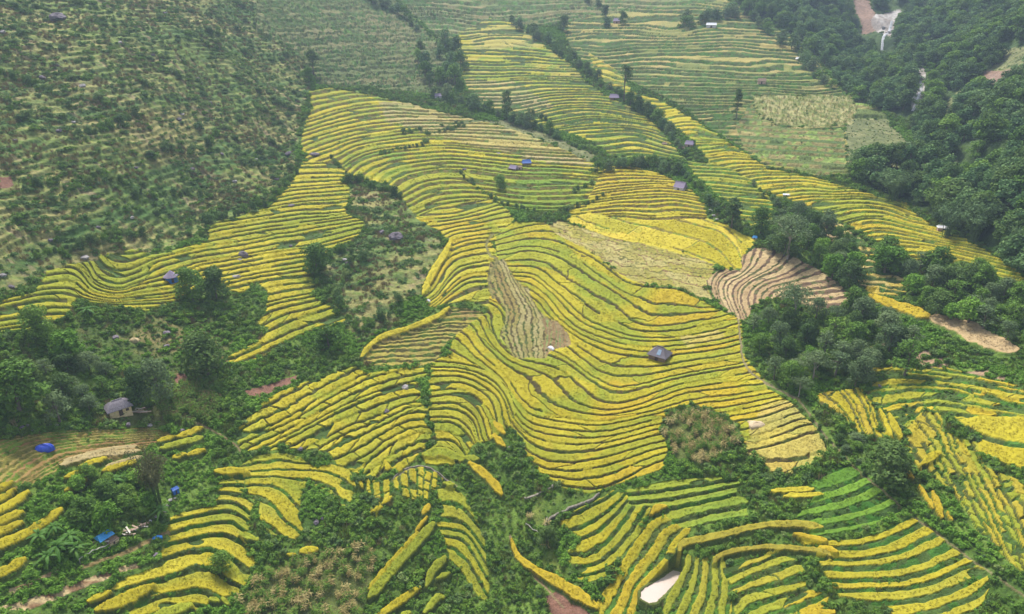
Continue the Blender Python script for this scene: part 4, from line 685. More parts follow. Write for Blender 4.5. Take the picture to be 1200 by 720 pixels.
def trunk_mesh(name, h, r, limbs, rng, mat, lean=.05):
    vs, fs = [], []; top = np.array([rng.normal()*lean*h, rng.normal()*lean*h, h]); pts = [np.array([0, 0, -.6]), np.array([0, 0, .05]), top*.35+rng.normal(size=3)*r*.5, top*.7+rng.normal(size=3)*r*.5, top]
    tube(vs, fs, pts, [r*1.5, r*1.15, r*.85, r*.6, r*.3], 7)
    for e in limbs:
        e = np.array(e, float); f = rng.uniform(.45, .8); s = top*f; m = (s+e)*.5+np.array([0, 0, .08*h])
        tube(vs, fs, [s, m, e], [r*.45, r*.28, r*.1], 5)
    return mesh_from(name, vs, fs, mat, True)
def round_lobes(rng, h, w, base, n, flat=1.0):
    out = []
    for i in range(n):
        z = rng.uniform(0, 1); a = rng.uniform(0, 2*math.pi); prof = math.sin(math.pi*min(1, .22+.75*z))**.7
        rr = w/2*prof*rng.uniform(.35, .85); s = w*rng.uniform(.15, .25)
        out.append((rr*math.cos(a), rr*math.sin(a), base+(h-base)*z*.88, s*rng.uniform(.9, 1.3), s*rng.uniform(.9, 1.3), s*.8*flat))
    out.append((0, 0, base+(h-base)*.55, w*.26, w*.26, (h-base)*.38)); return out
PROTO = {}
def make_tree(kind, v, h, w, base, nl, nleaf, size, mat, under=.3, flat=1.0, trunk_r=.22, bark=None, shell=.28):
    rng = np.random.default_rng(sum(map(ord, kind))*31+v*7); lob = round_lobes(rng, h, w, base, nl, flat)
    P, Nn = lobe_points(lob, nleaf, rng, under, shell); sz = size*rng.uniform(.6, 1.35, len(P))
    crown = leaves('crown', P, Nn, sz, mat, .6, rng); tr = trunk_mesh('trunk', h*.8, trunk_r, [l[:3] for l in lob[:7]], rng, bark or M_BARK)
    PROTO[(kind, v)] = (h, w, [('trunk', tr), ('crown', crown)])
for v in range(4): make_tree('broadleaf_tree', v, 8, 7, 1.6, 20+3*v, 2300, .55, [ML_DARK, ML_MID, ML_MID, ML_DARK][v])
for v in range(3): make_tree('grey_green_tree', v, 9, 7.5, 2.2, 22, 2200, .5, ML_GREY)
for v in range(3): make_tree('bright_tree', v, 6.5, 6, 1.2, 15, 1500, .6, [ML_LIME, ML_MID, ML_LIME][v])
for v in range(4): make_tree('forest_tree', v, 9, 7.5, 1.5, 16, 1150, .8, [ML_FAR, ML_DARK, ML_FAR, ML_MID][v])
for v in range(4): make_tree('hedge_tree', v, 8, 7.2, 1.2, 15, 1000, .75, [ML_FAR, ML_DARK, ML_MID, ML_GREY][v])
for v in range(3): make_tree('shrub', v, 2.6, 3.4, .2, 11, 620, .42, [ML_SCRUB, ML_MID, ML_DARK][v], trunk_r=.07)
for v in range(2): make_tree('loose_tree', v, 9, 5.6, 2.6, 13, 800, .5, [ML_GREY, ML_MID][v], shell=.6)
for v in range(2): make_tree('umbrella_tree', v, 11, 10, 6.2, 16, 1800, .5, ML_GREY, flat=.55, trunk_r=.26, bark=M_PALEBARK)
for v in range(2): make_tree('column_tree', v, 12, 4.2, 2.0, 16, 1500, .55, ML_DARK, trunk_r=.2)
make_tree('tufted_tree', 0, 14, 6, 8.5, 11, 900, .6, ML_DARK, flat=.8, trunk_r=.28)
def make_bamboo(kind, v, mat, h=10):
    rng = np.random.default_rng(900+v+len(kind)); vs, fs = [], []; P = []; Nn = []
    for k in range(26):
        a = rng.uniform(0, 2*math.pi); r0 = rng.uniform(.1, 1.1); hh = h*rng.uniform(.7, 1.05); out = rng.uniform(1.2, 3.4)
        b = np.array([r0*math.cos(a), r0*math.sin(a), -.2]); pts = [b+np.array([math.cos(a)*out*t**2.4, math.sin(a)*out*t**2.4, hh*(t-.22*t**3.2)]) for t in np.linspace(0, 1, 7)]
        tube(vs, fs, pts, [.07, .065, .06, .05, .04, .03, .015], 5)
        for q in range(95):
            t = rng.uniform(.3, 1)**.7; p = b+np.array([math.cos(a)*out*t**2.4, math.sin(a)*out*t**2.4, hh*(t-.22*t**3.2)]); P.append(p+rng.normal(size=3)*np.array([.38, .38, .28])*(.6+.6*t)); Nn.append(rng.normal(size=3)*.7+np.array([math.cos(a), math.sin(a), .9]))
    cr = leaves('crown', np.array(P), unit(np.array(Nn)), .6*rng.uniform(.6, 1.3, len(P)), mat, .32, rng)
    PROTO[(kind, v)] = (h*.85, 7.0, [('culms', mesh_from('culms', vs, fs, ML_BAMB, True)), ('crown', cr)])
for v in range(2): make_bamboo('bamboo_clump', v, ML_BAMB)
make_bamboo('feathery_bamboo', 0, leaf_mat('bamboo_pale', [(.09,.10,.04),(.14,.145,.06),(.2,.2,.09)]), 11)
def banana(v):
    rng = np.random.default_rng(70+v); vs, fs = [], []; tube(vs, fs, [(0, 0, -.3), (.03, 0, 1.2), (.02, .03, 2.4)], [.2, .16, .09], 7); st_ = mesh_from('stem', vs, fs, ML_LIME, True)
    vs, fs = [], []
    for k in range(15):
        a = k*2.4+rng.uniform(-.3, .3); L = rng.uniform(1.7, 2.9); el = rng.uniform(.25, 1.35); wd = rng.uniform(.22, .34); b = len(vs)
        for j in range(7):
            t = j/6; r = L*t*math.cos(el)+.25*L*t*t; z = 2.2+L*t*math.sin(el)-1.15*L*t*t*.62; ww = wd*math.sin(math.pi*min(1, .1+.86*t))**.7
            px, py = r*math.cos(a), r*math.sin(a); qx, qy = -math.sin(a), math.cos(a)
            vs += [(px+qx*ww, py+qy*ww, z-.12), (px, py, z), (px-qx*ww, py-qy*ww, z-.12)]
        for j in range(6):
            for s in (0, 1): fs.append((b+j*3+s, b+j*3+s+1, b+j*3+s+4, b+j*3+s+3))
    PROTO[('banana_plant', v)] = (3.6, 4.4, [('stem', st_), ('leaves', mesh_from('leaves', vs, fs, ML_BAN, True))])
for v in range(2): banana(v)

# ---- small plants used in masses
def bush_mesh(v, mat, r=1.0, n=170, size=.42, h=.95):
    rng = np.random.default_rng(300+v); lob = [(rng.normal()*.42*r, rng.normal()*.42*r, h*r*rng.uniform(.2, .7), r*rng.uniform(.3, .55), r*rng.uniform(.3, .55), r*h*rng.uniform(.3, .5)) for _ in range(7)]
    P, Nn = lobe_points(lob, n, rng, .15); return leaves('bush', P, Nn, size*rng.uniform(.6, 1.3, len(P)), mat, .6, rng)
def tuft_mesh(v, mat, n=26, h=.8, spread=.5):
    rng = np.random.default_rng(500+v); vs, fs = [], []
    for k in range(n):
        a = rng.uniform(0, 6.28); r = spread*rng.random()**.5; x, y = r*math.cos(a), r*math.sin(a); hh = h*rng.uniform(.5, 1.2); lx, ly = rng.normal()*.3*hh, rng.normal()*.3*hh; w = .05; b = len(vs); c, s = math.cos(a+1.5)*w, math.sin(a+1.5)*w
        vs += [(x-c, y-s, -.05), (x+c, y+s, -.05), (x+lx*.5+c*.8, y+ly*.5+s*.8, hh*.65), (x+lx, y+ly, hh)]; fs.append((b, b+1, b+2, b+3))
    return mesh_from('tuft', vs, fs, mat)
def maize_mesh(v, leafm, tassel, h=2.2, n=5):
    rng = np.random.default_rng(600+v); vs, fs = [], []; ms = []
    for q in range(n):
        x, y = rng.uniform(-.8, .8, 2); hh = h*rng.uniform(.8, 1.1); f0 = len(fs); tube(vs, fs, [(x, y, -.1), (x+.03, y, hh*.6), (x+.05, y+.04, hh)], [.035, .03, .015], 4); ms += [0]*(len(fs)-f0)
        for k in range(9):
            a = k*2.6+rng.uniform(-.4, .4); z = hh*(.22+.075*k); L = rng.uniform(.6, .95); b = len(vs); c, s = math.cos(a), math.sin(a)
            for j, (t, w) in enumerate(((0, .03), (.4, .07), (.75, .06), (1, .01))):
                zz = z+L*(.75*t-.95*t*t); vs += [(x+c*L*t-s*w, y+s*L*t+c*w, zz), (x+c*L*t+s*w, y+s*L*t-c*w, zz)]
            for j in range(3): fs.append((b+2*j, b+2*j+1, b+2*j+3, b+2*j+2)); ms.append(0)
        for k in range(5):
            a = k*1.26; b = len(vs); c, s = math.cos(a), math.sin(a); vs += [(x-s*.02, y+c*.02, hh-.05), (x+s*.02, y-c*.02, hh-.05), (x+c*.22+s*.03, y+s*.22-c*.03, hh+.32), (x+c*.22-s*.03, y+s*.22+c*.03, hh+.32)]; fs.append((b, b+1, b+2, b+3)); ms.append(1)
    me = mesh_from('maize', vs, fs, [leafm, tassel]); me.polygons.foreach_set('material_index', ms); return me
def scatter(name, label, cat, pts, protos, idx, scl, tilt=.12):
    n = len(pts)
    if not n: return None
    me = bpy.data.meshes.new(name); me.vertices.add(n); me.vertices.foreach_set('co', np.asarray(pts, np.float32).ravel()); me.update()
    a = me.attributes.new('idx', 'INT', 'POINT'); a.data.foreach_set('value', np.asarray(idx, np.int32))
    a = me.attributes.new('scl', 'FLOAT_VECTOR', 'POINT'); a.data.foreach_set('vector', np.asarray(scl, np.float32).ravel())
    rot = np.stack([RNG.normal(size=n)*tilt, RNG.normal(size=n)*tilt, RNG.uniform(0, 6.283, n)], -1)
    a = me.attributes.new('rot', 'FLOAT_VECTOR', 'POINT'); a.data.foreach_set('vector', rot.astype(np.float32).ravel())
    o = bpy.data.objects.new(name, me); COL.objects.link(o); tag(o, label, cat, kind='stuff')
    ng = bpy.data.node_groups.new(name+'_scatter', 'GeometryNodeTree'); ng.interface.new_socket('Geometry', in_out='INPUT', socket_type='NodeSocketGeometry'); ng.interface.new_socket('Geometry', in_out='OUTPUT', socket_type='NodeSocketGeometry')
    N = ng.nodes.new; K = ng.links.new; gi = N('NodeGroupInput'); go = N('NodeGroupOutput'); g2i = N('GeometryNodeGeometryToInstance'); ip = N('GeometryNodeInstanceOnPoints'); ip.inputs['Pick Instance'].default_value = True
    for p in reversed(protos):
        ob = bpy.data.objects.new('pattern_'+p.name, p); oi = N('GeometryNodeObjectInfo'); oi.inputs['Object'].default_value = ob; K(oi.outputs['Geometry'], g2i.inputs[0])
    K(g2i.outputs[0], ip.inputs['Instance']); K(gi.outputs[0], ip.inputs['Points'])
    for nm, ty, sk in (('idx', 'INT', 'Instance Index'), ('rot', 'FLOAT_VECTOR', 'Rotation'), ('scl', 'FLOAT_VECTOR', 'Scale')):
        q = N('GeometryNodeInputNamedAttribute'); q.data_type = ty; q.inputs['Name'].default_value = nm; K(q.outputs['Attribute'], ip.inputs[sk])
    K(ip.outputs[0], go.inputs[0]); md = o.modifiers.new('scatter', 'NODES'); md.node_group = ng; return o

# ---- candidate spots over the visible ground
def candidates(n, seed, ymax=760):
    r = np.random.default_rng(seed); yy = np.linspace(62, ymax, 3000); wgt = half_w(yy); cdf = np.cumsum(wgt)/wgt.sum()
    y = np.interp(r.random(n), cdf, yy); x = (r.random(n)*2-1)*half_w(y)*.98
    fy, fx = fidx(x, y); iy = np.clip(fy.round().astype(int), 0, NR-1); ix = np.clip(fx.round().astype(int), 0, NC-1)
    return x, y, iy, ix, r
AREA = float(np.trapz(2*half_w(np.linspace(62, 760, 3000))*.98, np.linspace(62, 760, 3000)))
def sow(density, seed, test, ymax=760):
    A = AREA if ymax == 760 else float(np.trapz(2*half_w(np.linspace(62, ymax, 3000))*.98, np.linspace(62, ymax, 3000)))
    x, y, iy, ix, r = candidates(int(A*density), seed, ymax); p = test(x, y, iy, ix); k = r.random(len(x)) < p
    x, y = x[k], y[k]; return np.stack([x, y, ground(x, y)], -1), r
Zc = lambda iy, ix, *nm: np.isin(zone[iy, ix], [ZID[a] for a in nm])
free = ~busy
nearbank = (on & (ck == 0) & (sd > -3.2) & (sd <= -.9)) & (pid < 0)
ML_WEED = leaf_mat('tall_weed', [(.07,.115,.02),(.12,.17,.035),(.19,.21,.06)])
BUSH = [bush_mesh(v, [ML_BUSH, ML_BUSH, ML_MID, ML_SCRUB, ML_LIME][v]) for v in range(5)]+[tuft_mesh(31, ML_WEED, 40, 1.3, .9), tuft_mesh(32, ML_WEED, 34, 1.0, .8), tuft_mesh(33, ML_DRY, 30, 1.2, .7)]
def t_lush(x, y, iy, ix):
    p = free[iy, ix]*(Zc(iy, ix, 'lush')+.35*Zc(iy, ix, 'garden')); d = fbm(x/9, y/9, 3, 2); return p*np.clip(.5+1.5*(d-.32), .3, 1)*np.clip(330/y, .35, 1)
P, r = sow(1.7, 11, t_lush); n = len(P); big = fbm(P[:, 0]/11, P[:, 1]/11, 6, 2); s = r.uniform(.45, 1.1, n)*(.55+.9*big); idx = np.where(vnoise(P[:, 0]/14, P[:, 1]/14, 1) > .62, 4, r.choice([0, 1, 2, 3, 5, 6, 7], n, p=[.2, .2, .19, .15, .12, .1, .04])); print('lush', n)
scatter('undergrowth', 'lush green bushes and weeds filling the gullies between fields', 'undergrowth', P, BUSH, idx, np.stack([s, s, s*r.uniform(.7, 1.3, n)], -1))
LOWP = [i for i, q in enumerate(PATCH) if q['group'] in ('curved_steps', 'right_upper', 'right_lower', 'right_fan') or i >= NEAR]
def t_grassy(x, y, iy, ix):
    g = Zc(iy, ix, 'grass', 'clearing')*.4+Zc(iy, ix, 'lush')*.55+Zc(iy, ix, 'garden')*.6+Zc(iy, ix, 'meadow')*.12
    bare_ = (pid[iy, ix] >= 0) & (grp[iy, ix] < 0) & ~tr[iy, ix] & ~inp[iy, ix] & ~rim[iy, ix]
    return free[iy, ix]*g + bare_*np.where(np.isin(pid[iy, ix], LOWP), .85, .10)*(vnoise(x/6, y/6, 2) > .3) + nearbank[iy, ix]*.45
P, r = sow(1.8, 12, t_grassy, 420); n = len(P); s = r.uniform(.2, .45, n)
print('banks', n); scatter('bank_weeds', 'low weeds growing on terrace banks and grassy clearings', 'weeds', P, BUSH, r.choice(8, n, p=[.15, .15, .12, .12, .12, .14, .14, .06]), np.stack([s, s, s*.9], -1))
SCR = [bush_mesh(20+v, [ML_SCRUB, ML_SCRUB, ML_MID][v], 1.0, 110, .45, .8) for v in range(3)]+[tuft_mesh(1, ML_DRY), tuft_mesh(2, ML_DRY, 34, .7)]
def t_hill(x, y, iy, ix):
    h = free[iy, ix]*Zc(iy, ix, 'hill', 'knoll', 'pasture'); z = H0[iy, ix]; lz = (H0[iy, ix]+sh[iy, ix]*(rid[iy, ix]-.75)*10)/1.7+n1[iy, ix]*1.6; fz = lz-np.floor(lz); row = .25+.75*((fz > .45) & (fz < .95)); cl = fbm(x/14, y/9, 5, 3)
    return h*np.clip((row*.5+cl*.8-.62)*3.0, .03, 1)*np.clip(300/y, .3, 1)
P, r = sow(.8, 13, t_hill); n = len(P); s = r.uniform(.35, 1.0, n)**1.3*1.35; print('hill', n)
scatter('hill_scrub', 'dark low scrub dotted in rows over the dry hillside', 'scrub', P, SCR[:3], r.integers(0, 3, n), np.stack([s, s, s*r.uniform(.6, 1.1, n)], -1))
P, r = sow(.5, 14, lambda x, y, iy, ix: free[iy, ix]*Zc(iy, ix, 'hill', 'knoll', 'pasture')*np.clip((fbm(x/10, y/5, 1, 3)-.42)*4, .05, 1)*np.clip(280/y, .3, 1)); n = len(P); s = r.uniform(.6, 1.5, n)
scatter('dry_grass', 'pale dry grass tufts between the scrub of the hillside', 'grass', P, SCR[3:], r.integers(0, 2, n), np.stack([s, s, s], -1)); print('dry', n)
MZ = [maize_mesh(v, ML_CORN, ML_DRY) for v in range(3)]; MZD = [maize_mesh(10+v, ML_CORND, ML_CORND) for v in range(3)]+[maize_mesh(20, ML_CORN, ML_CORND)]
P, r = sow(1.1, 15, lambda x, y, iy, ix: Zc(iy, ix, 'maize')*free[iy, ix]*.75, 300); n = len(P); s = r.uniform(.75, 1.1, n); print('maize', n)
scatter('green_maize', 'plot of green maize standing beside the round-roofed cream house', 'maize', P, MZ, r.integers(0, 3, n), np.stack([s]*3, -1))
P, r = sow(.8, 16, lambda x, y, iy, ix: (Zc(iy, ix, 'maizedry')*.9+Zc(iy, ix, 'grass')*.05)*free[iy, ix], 300); n = len(P); s = r.uniform(.6, .95, n); print('maizedry', n)
scatter('dry_maize', 'straw-coloured ripe maize stalks with green leaves left among them', 'maize', P, MZD, r.choice(4, n, p=[.15, .15, .15, .55]), np.stack([s]*3, -1))
P, r = sow(.5, 17, lambda x, y, iy, ix: Zc(iy, ix, 'cornfar')*.8, 560); n = len(P)
scatter('far_maize', 'pale distant maize plot on the far eastern slope', 'maize', P, MZD+MZ, r.choice(7, n, p=[.12, .12, .12, .16, .16, .16, .16]), np.full((n, 3), .4)*r.uniform(.7, 1.2, (n, 1))); print('cornfar', n)

# ---- trees and shrubs that stand on their own
MADE = {}
def plant(kind, v, x, y, h, w, label, group=None, rot=None, sink=.15):
    H, Wd, parts = PROTO[(kind, v)]; z = float(ground(x, y)); r = bpy.data.objects.new(kind, None); COL.objects.link(r); r.empty_display_size = .5
    r.location = (x, y, z-sink); r.rotation_euler = (0, 0, random.uniform(0, 6.28) if rot is None else rot); r.scale = (w/Wd, w/Wd, h/H)
    tag(r, label, {'shrub': 'shrub', 'banana_plant': 'banana plant', 'bamboo_clump': 'bamboo', 'feathery_bamboo': 'bamboo'}.get(kind, 'tree'), group)
    for nm, me in parts:
        if (kind, v, nm) in MADE: c = MADE[(kind, v, nm)].copy()
        else: c = bpy.data.objects.new(nm, me); MADE[(kind, v, nm)] = c
        COL.objects.link(c); c.parent = r
    return r
def plant_px(kind, v, u, vb, hp, wp, label, group=None):
    x, y, z = at(u, vb); m = size_at(y, z); return plant(kind, v, x, y, hp*m*1.05, wp*m, label, group)
NAMED = [
 ('broadleaf_tree',3,244,440,54,50,'grey-green tree standing alone in scrub above the green maize plot'), ('broadleaf_tree',0,164,474,48,34,'dark tree close behind the round-roofed cream house, uphill side'), ('grey_green_tree',0,190,474,58,42,'taller grey-green tree right behind the round-roofed cream house'),
 ('broadleaf_tree',1,24,486,64,66,'very wide dark green tree at the left picture edge near the blue tarpaulin'), ('loose_tree',0,71,496,42,34,'thin pale tree with bare lower trunk beside the wide dark tree'), ('bright_tree',0,84,420,36,36,'bright bushy tree with a banana plant at its foot'), ('broadleaf_tree',2,48,399,40,36,'dark bushy tree at the lower end of the lobed rice terraces'),
 ('broadleaf_tree',1,226,352,38,36,'bushy tree touching the small grey hut among lemon terraces'), ('broadleaf_tree',0,254,350,40,34,'dark tree second from the small grey hut'), ('broadleaf_tree',2,372,322,36,36,'round dark tree where the lemon terraces end at the knoll'), ('bright_tree',1,386,408,26,30,'low bushy tree below the last yellow strips by the knoll'),
 ('feathery_bamboo',0,184,590,72,38,'tall brownish feathery bamboo beside the blue-walled shed'), ('broadleaf_tree',0,1038,568,52,54,'big dark domed tree beside the ridge trail'), ('column_tree',0,368,88,30,18,'dark upright tree on the hill edge above the top terraces'), ('broadleaf_tree',1,362,98,18,14,'small dark tree at the foot of the upright one above the top terraces'),
 ('column_tree',1,594,136,30,13,'dark column tree in the tree line above the fine terraces'), ('tufted_tree',0,731,120,40,16,'tall tufted tree beside the small far farmhouse'), ('column_tree',0,863,138,34,12,'lone dark column tree on the far eastern slope'), ('column_tree',1,857,268,38,20,'dark column-shaped tree beside the golden field'),
 ('umbrella_tree',0,922,304,50,56,'tall umbrella-crowned tree showing its pale bare trunk'), ('umbrella_tree',1,930,376,44,44,'spreading blue-green tree in front of the tan bowl terraces'), ('broadleaf_tree',2,586,222,17,17,'round dark tree below the blue-roofed farmstead'), ('loose_tree',1,1060,440,50,40,'bare-branched greyish tree at the right end of the wooded gully'),
 ('grey_green_tree',1,1008,452,36,30,'pale grey-topped tree at the foot of the wooded gully'), ('bright_tree',2,130,620,34,34,'lime green tree behind the blue-roofed shack'), ('bright_tree',1,100,606,26,30,'bright leafy tree on the banana slope above the blue-roofed shack'), ('broadleaf_tree',0,640,640,26,24,'dark drooping tree at the corner of the low stone fence'), ('broadleaf_tree',2,262,668,24,26,'small dark tree standing between the wide rice strips'),
 ('bamboo_clump',0,1140,285,50,46,'largest dark bamboo clump beside the small white-roofed shed'), ('bamboo_clump',1,1110,278,40,36,'bamboo clump uphill of the small white-roofed shed'), ('bamboo_clump',0,1182,312,48,26,'narrow bamboo clump past the last yellow terraces of the far spur'), ('bamboo_clump',1,1045,236,38,32,'blue-green bamboo at the top edge of the far spur terraces'),
 ('broadleaf_tree',1,730,28,14,10,'tree beside the small purple hut near the hilltop'), ('broadleaf_tree',0,660,36,18,16,'dark tree clump in the far terraces below the hilltop'),
 ('banana_plant',0,72,655,30,32,'large bright banana plant downhill of the blue-roofed shack'), ('banana_plant',1,50,640,24,26,'banana plant on the left of the largest banana'), ('banana_plant',0,86,640,24,26,'banana plant just behind the largest banana'), ('banana_plant',1,137,575,22,26,'single pale banana plant below the short rice strips'), ('banana_plant',0,70,424,16,20,'small banana plant at the foot of the bright bushy tree'), ('banana_plant',1,104,372,16,20,'banana plant at the edge of the lobed rice terraces'), ('banana_plant',0,903,291,14,16,'banana plant by the tiny blue shelter above the tan bowl'), ('banana_plant',1,60,664,24,26,'banana plant below the largest banana, lowest of its clump'), ('banana_plant',1,92,654,22,24,'banana plant between the largest banana and the shack'), ('banana_plant',0,66,628,20,22,'topmost banana plant of the clump by the shack'),
 ('banana_plant',1,192,612,22,24,'fern-like banana plant beside the rubble path'),
]
for k, v, u, vb, hp, wp, lab in NAMED: plant_px(k, v, u, vb, hp, wp, lab)
def in_poly(poly, n, seed, mind):
    r = random.Random(seed); us = [p[0] for p in poly]; vs_ = [p[1] for p in poly]; out = []
    def ins(u, v):
        c = False
        for (a, b), (d, e) in zip(poly, poly[1:]+poly[:1]):
            if (b > v) != (e > v) and u < (d-a)*(v-b)/(e-b)+a: c = not c
        return c
    for _ in range(n*40):
        u, v = r.uniform(min(us), max(us)), r.uniform(min(vs_), max(vs_))
        if ins(u, v) and all((u-a)**2+((v-b)*1.5)**2 > mind*mind for a, b in out): out.append((u, v))
        if len(out) >= n: break
    return out
def wood(poly, n, seed, mind, hp, wp, kinds, label, group):
    r = random.Random(seed+1)
    for u, v in in_poly(poly, n, seed, mind):
        k, va = r.choice(kinds); f = r.uniform(.65, 1.25); plant_px(k, va, u, v, hp*f, wp*f*r.uniform(.85, 1.15), label, group)
BL_ = [('broadleaf_tree', i) for i in range(4)]+[('grey_green_tree', 0), ('grey_green_tree', 2), ('bright_tree', 1), ('bright_tree', 0), ('loose_tree', 1), ('loose_tree', 0)]
wood([(872,405),(878,380),(900,372),(960,372),(1010,358),(1035,368),(1075,395),(1062,425),(1022,442),(1010,462),(985,455),(960,462),(930,470),(905,450),(885,430)], 36, 3, 17, 30, 27, BL_+[('loose_tree',0),('umbrella_tree',1)], 'bushy tree in the wooded gully below the tan bowl terraces', 'trees in the wooded gully below the tan bowl')
wood([(883,282),(905,258),(960,255),(992,290),(1008,332),(990,340),(945,312),(905,298)], 22, 4, 13, 26, 23, BL_+[('umbrella_tree',0)], 'tree in the clump between the tan bowl terraces and the half-harvested steps', 'trees between the tan bowl and the steps')
wood([(1020,302),(1060,308),(1110,315),(1170,340),(1210,360),(1230,420),(1190,405),(1150,398),(1090,372),(1062,350)], 34, 5, 15, 27, 26, BL_, 'dark tree in the wood between the far spur and the ridge strip', 'trees between far spur and ridge strip')
wood([(488,52),(530,50),(545,95),(520,112),(500,104),(490,80)], 14, 6, 9, 20, 18, [('hedge_tree', i) for i in range(4)], 'tree in the dark clump on the ridge between the two upper terraced slopes', 'trees in the clump on the ridge')
wood([(985,200),(1000,200),(1040,215),(1080,235),(1110,258),(1150,290),(1130,262),(1090,215),(1060,200)], 14, 8, 11, 24, 21, [('hedge_tree', i) for i in range(4)], 'tree along the top edge of the far spur terraces', 'trees along the top edge of the far spur')
wood([(20,430),(150,440),(165,480),(110,500),(20,470)], 12, 9, 17, 24, 24, BL_, 'bushy tree on the gully slope uphill of the round-roofed cream house', 'trees uphill of the cream house')
wood([(30,590),(110,560),(180,565),(200,600),(150,620),(60,615)], 16, 10, 13, 20, 22, [('bright_tree',0),('bright_tree',1),('bright_tree',2),('broadleaf_tree',1)], 'leafy tree in the thicket above the blue-roofed shack', 'trees in the thicket above the shack')
wood([(1010,580),(1020,520),(1060,530),(1068,580)][:0] or [(965,500),(1000,510),(1020,540),(1000,548)], 6, 12, 12, 12, 14, BL_, 'low bushy tree on the ridge trail above the big dark domed tree', 'trees above the domed tree on the trail')
def tree_line(pts, step, hp, kinds, label, group, seed, jit=3):
    r = random.Random(seed); acc = resample(pts, step)
    for u, v in acc: k, va = r.choice(kinds); f = r.uniform(.6, 1.3); plant_px(k, va, u+r.uniform(-jit, jit), v+r.uniform(-jit, jit)*.7, hp*f, hp*f*r.uniform(.8, 1.2), label, group)
FT = [('hedge_tree', i) for i in range(4)]
tree_line([(508,112),(540,124),(575,134),(612,146),(650,162)], 8, 14, FT, 'small tree in the hedge line directly above the fine upper terraces', 'trees in the hedge line above the upper terraces', 20)
tree_line([(600,30),(640,52),(672,76),(705,100),(728,116)], 8, 11, FT, 'small tree in the thin line dividing the two far terraced slopes, top half', 'trees in the line dividing the far slopes', 21)
tree_line([(735,122),(758,136),(778,152),(790,172),(800,184)], 6, 14, FT, 'tree in the thicker line running down from the tufted tree to the purple-roofed farmhouse', 'trees below the tufted tree', 22)
tree_line([(702,203),(730,196),(760,196),(785,202),(805,210),(824,230),(836,246),(846,256)], 6, 12, FT, 'bushy tree in the gully line past the purple-roofed hut', 'trees in the gully line past the hut', 23)
tree_line([(690,0),(705,12),(712,30)], 8, 10, FT, 'small tree near the top edge beside the purple hut', 'small trees beside the topmost hut', 24)
tree_line([(800,30),(850,22),(880,20),(905,40),(935,66),(960,88),(978,104)], 6, 13, FT, 'tree on the crest where the far eastern slope drops into the forest', 'trees on the crest above the forest', 25, 6)
tree_line([(425,-5),(450,8),(475,18),(490,35)], 7, 11, FT, 'tree along the skyline of the dull green ridge', 'trees along the dull green ridge', 26)
tree_line([(880,220),(905,236),(930,250),(960,262),(1000,285),(1020,300),(1040,300)], 9, 8, FT, 'shrubby tree in the hedge under the far spur terraces', 'trees in the hedge under the far spur', 27)
tree_line([(950,492),(975,520),(1000,545),(1030,568),(1060,596),(1100,622),(1140,652),(1180,684)], 14, 7, [('shrub', 1), ('shrub', 2)], 'shrub beside the ridge trail at the edge of the rice', 'shrubs beside the ridge trail', 28, 5)
# forest of the far valley side: the trees that show largest one by one, the rest as one mass
def clearview(iy, ix):
    u, v = UM[iy, ix], VM[iy, ix]; k = np.ones(len(u), bool)
    for d in (0, 3, 6, 9, 12):
        for e in (-3, 0, 3): k &= ~np.isin(ZMAP[np.clip((v-d*PXS).astype(int), 0, MH-1), np.clip((u+e*PXS).astype(int), 0, MW-1)], [ZID['gravel'], ZID['scar'], ZID['bare']])
    return k
def t_forest(x, y, iy, ix): return Zc(iy, ix, 'forest')*clearview(iy, ix)*np.clip(.5+fbm(x/25, y/25, 2, 2)*.8, .3, 1)
P, r = sow(.05, 31, t_forest); u_, v_, d_ = project(P[:, 0], P[:, 1], P[:, 2])
clear = (near(ZMAP) if False else None)
inf = (u_ > 0) & (u_ < 1205) & (v_ > -2) & (v_ < 380); order = np.argsort(np.where(inf, d_, 1e6)); solo = []
gx = {}
for i in order:
    if not inf[i] or len(solo) >= 285: break
    key = (int(P[i, 0]/4.2), int(P[i, 1]/4.2))
    if any((key[0]+a, key[1]+b) in gx for a in (-1, 0, 1) for b in (-1, 0, 1) if abs(a)+abs(b) < 2): continue
    gx[key] = 1; solo.append(i)
rr = random.Random(5)
for i in solo:
    f = rr.uniform(.6, 1.2); plant('forest_tree', rr.randrange(4), P[i, 0], P[i, 1], 8.5*f, 8.0*f*rr.uniform(.85, 1.2), 'rounded dark green tree in the forest of the valley side beyond the terraces', 'trees of the valley forest')
rest = np.setdiff1d(np.arange(len(P)), solo); s = r.uniform(.6, 1.2, len(rest)); FC = [PROTO[('forest_tree', k)][2][1][1] for k in range(4)]; print('forest', len(P), len(solo))
scatter('forest', 'dense dark forest covering the valley side behind the single trees', 'forest', P[rest], FC, r.integers(0, 4, len(rest)), np.stack([s, s, s*.95], -1), .05)
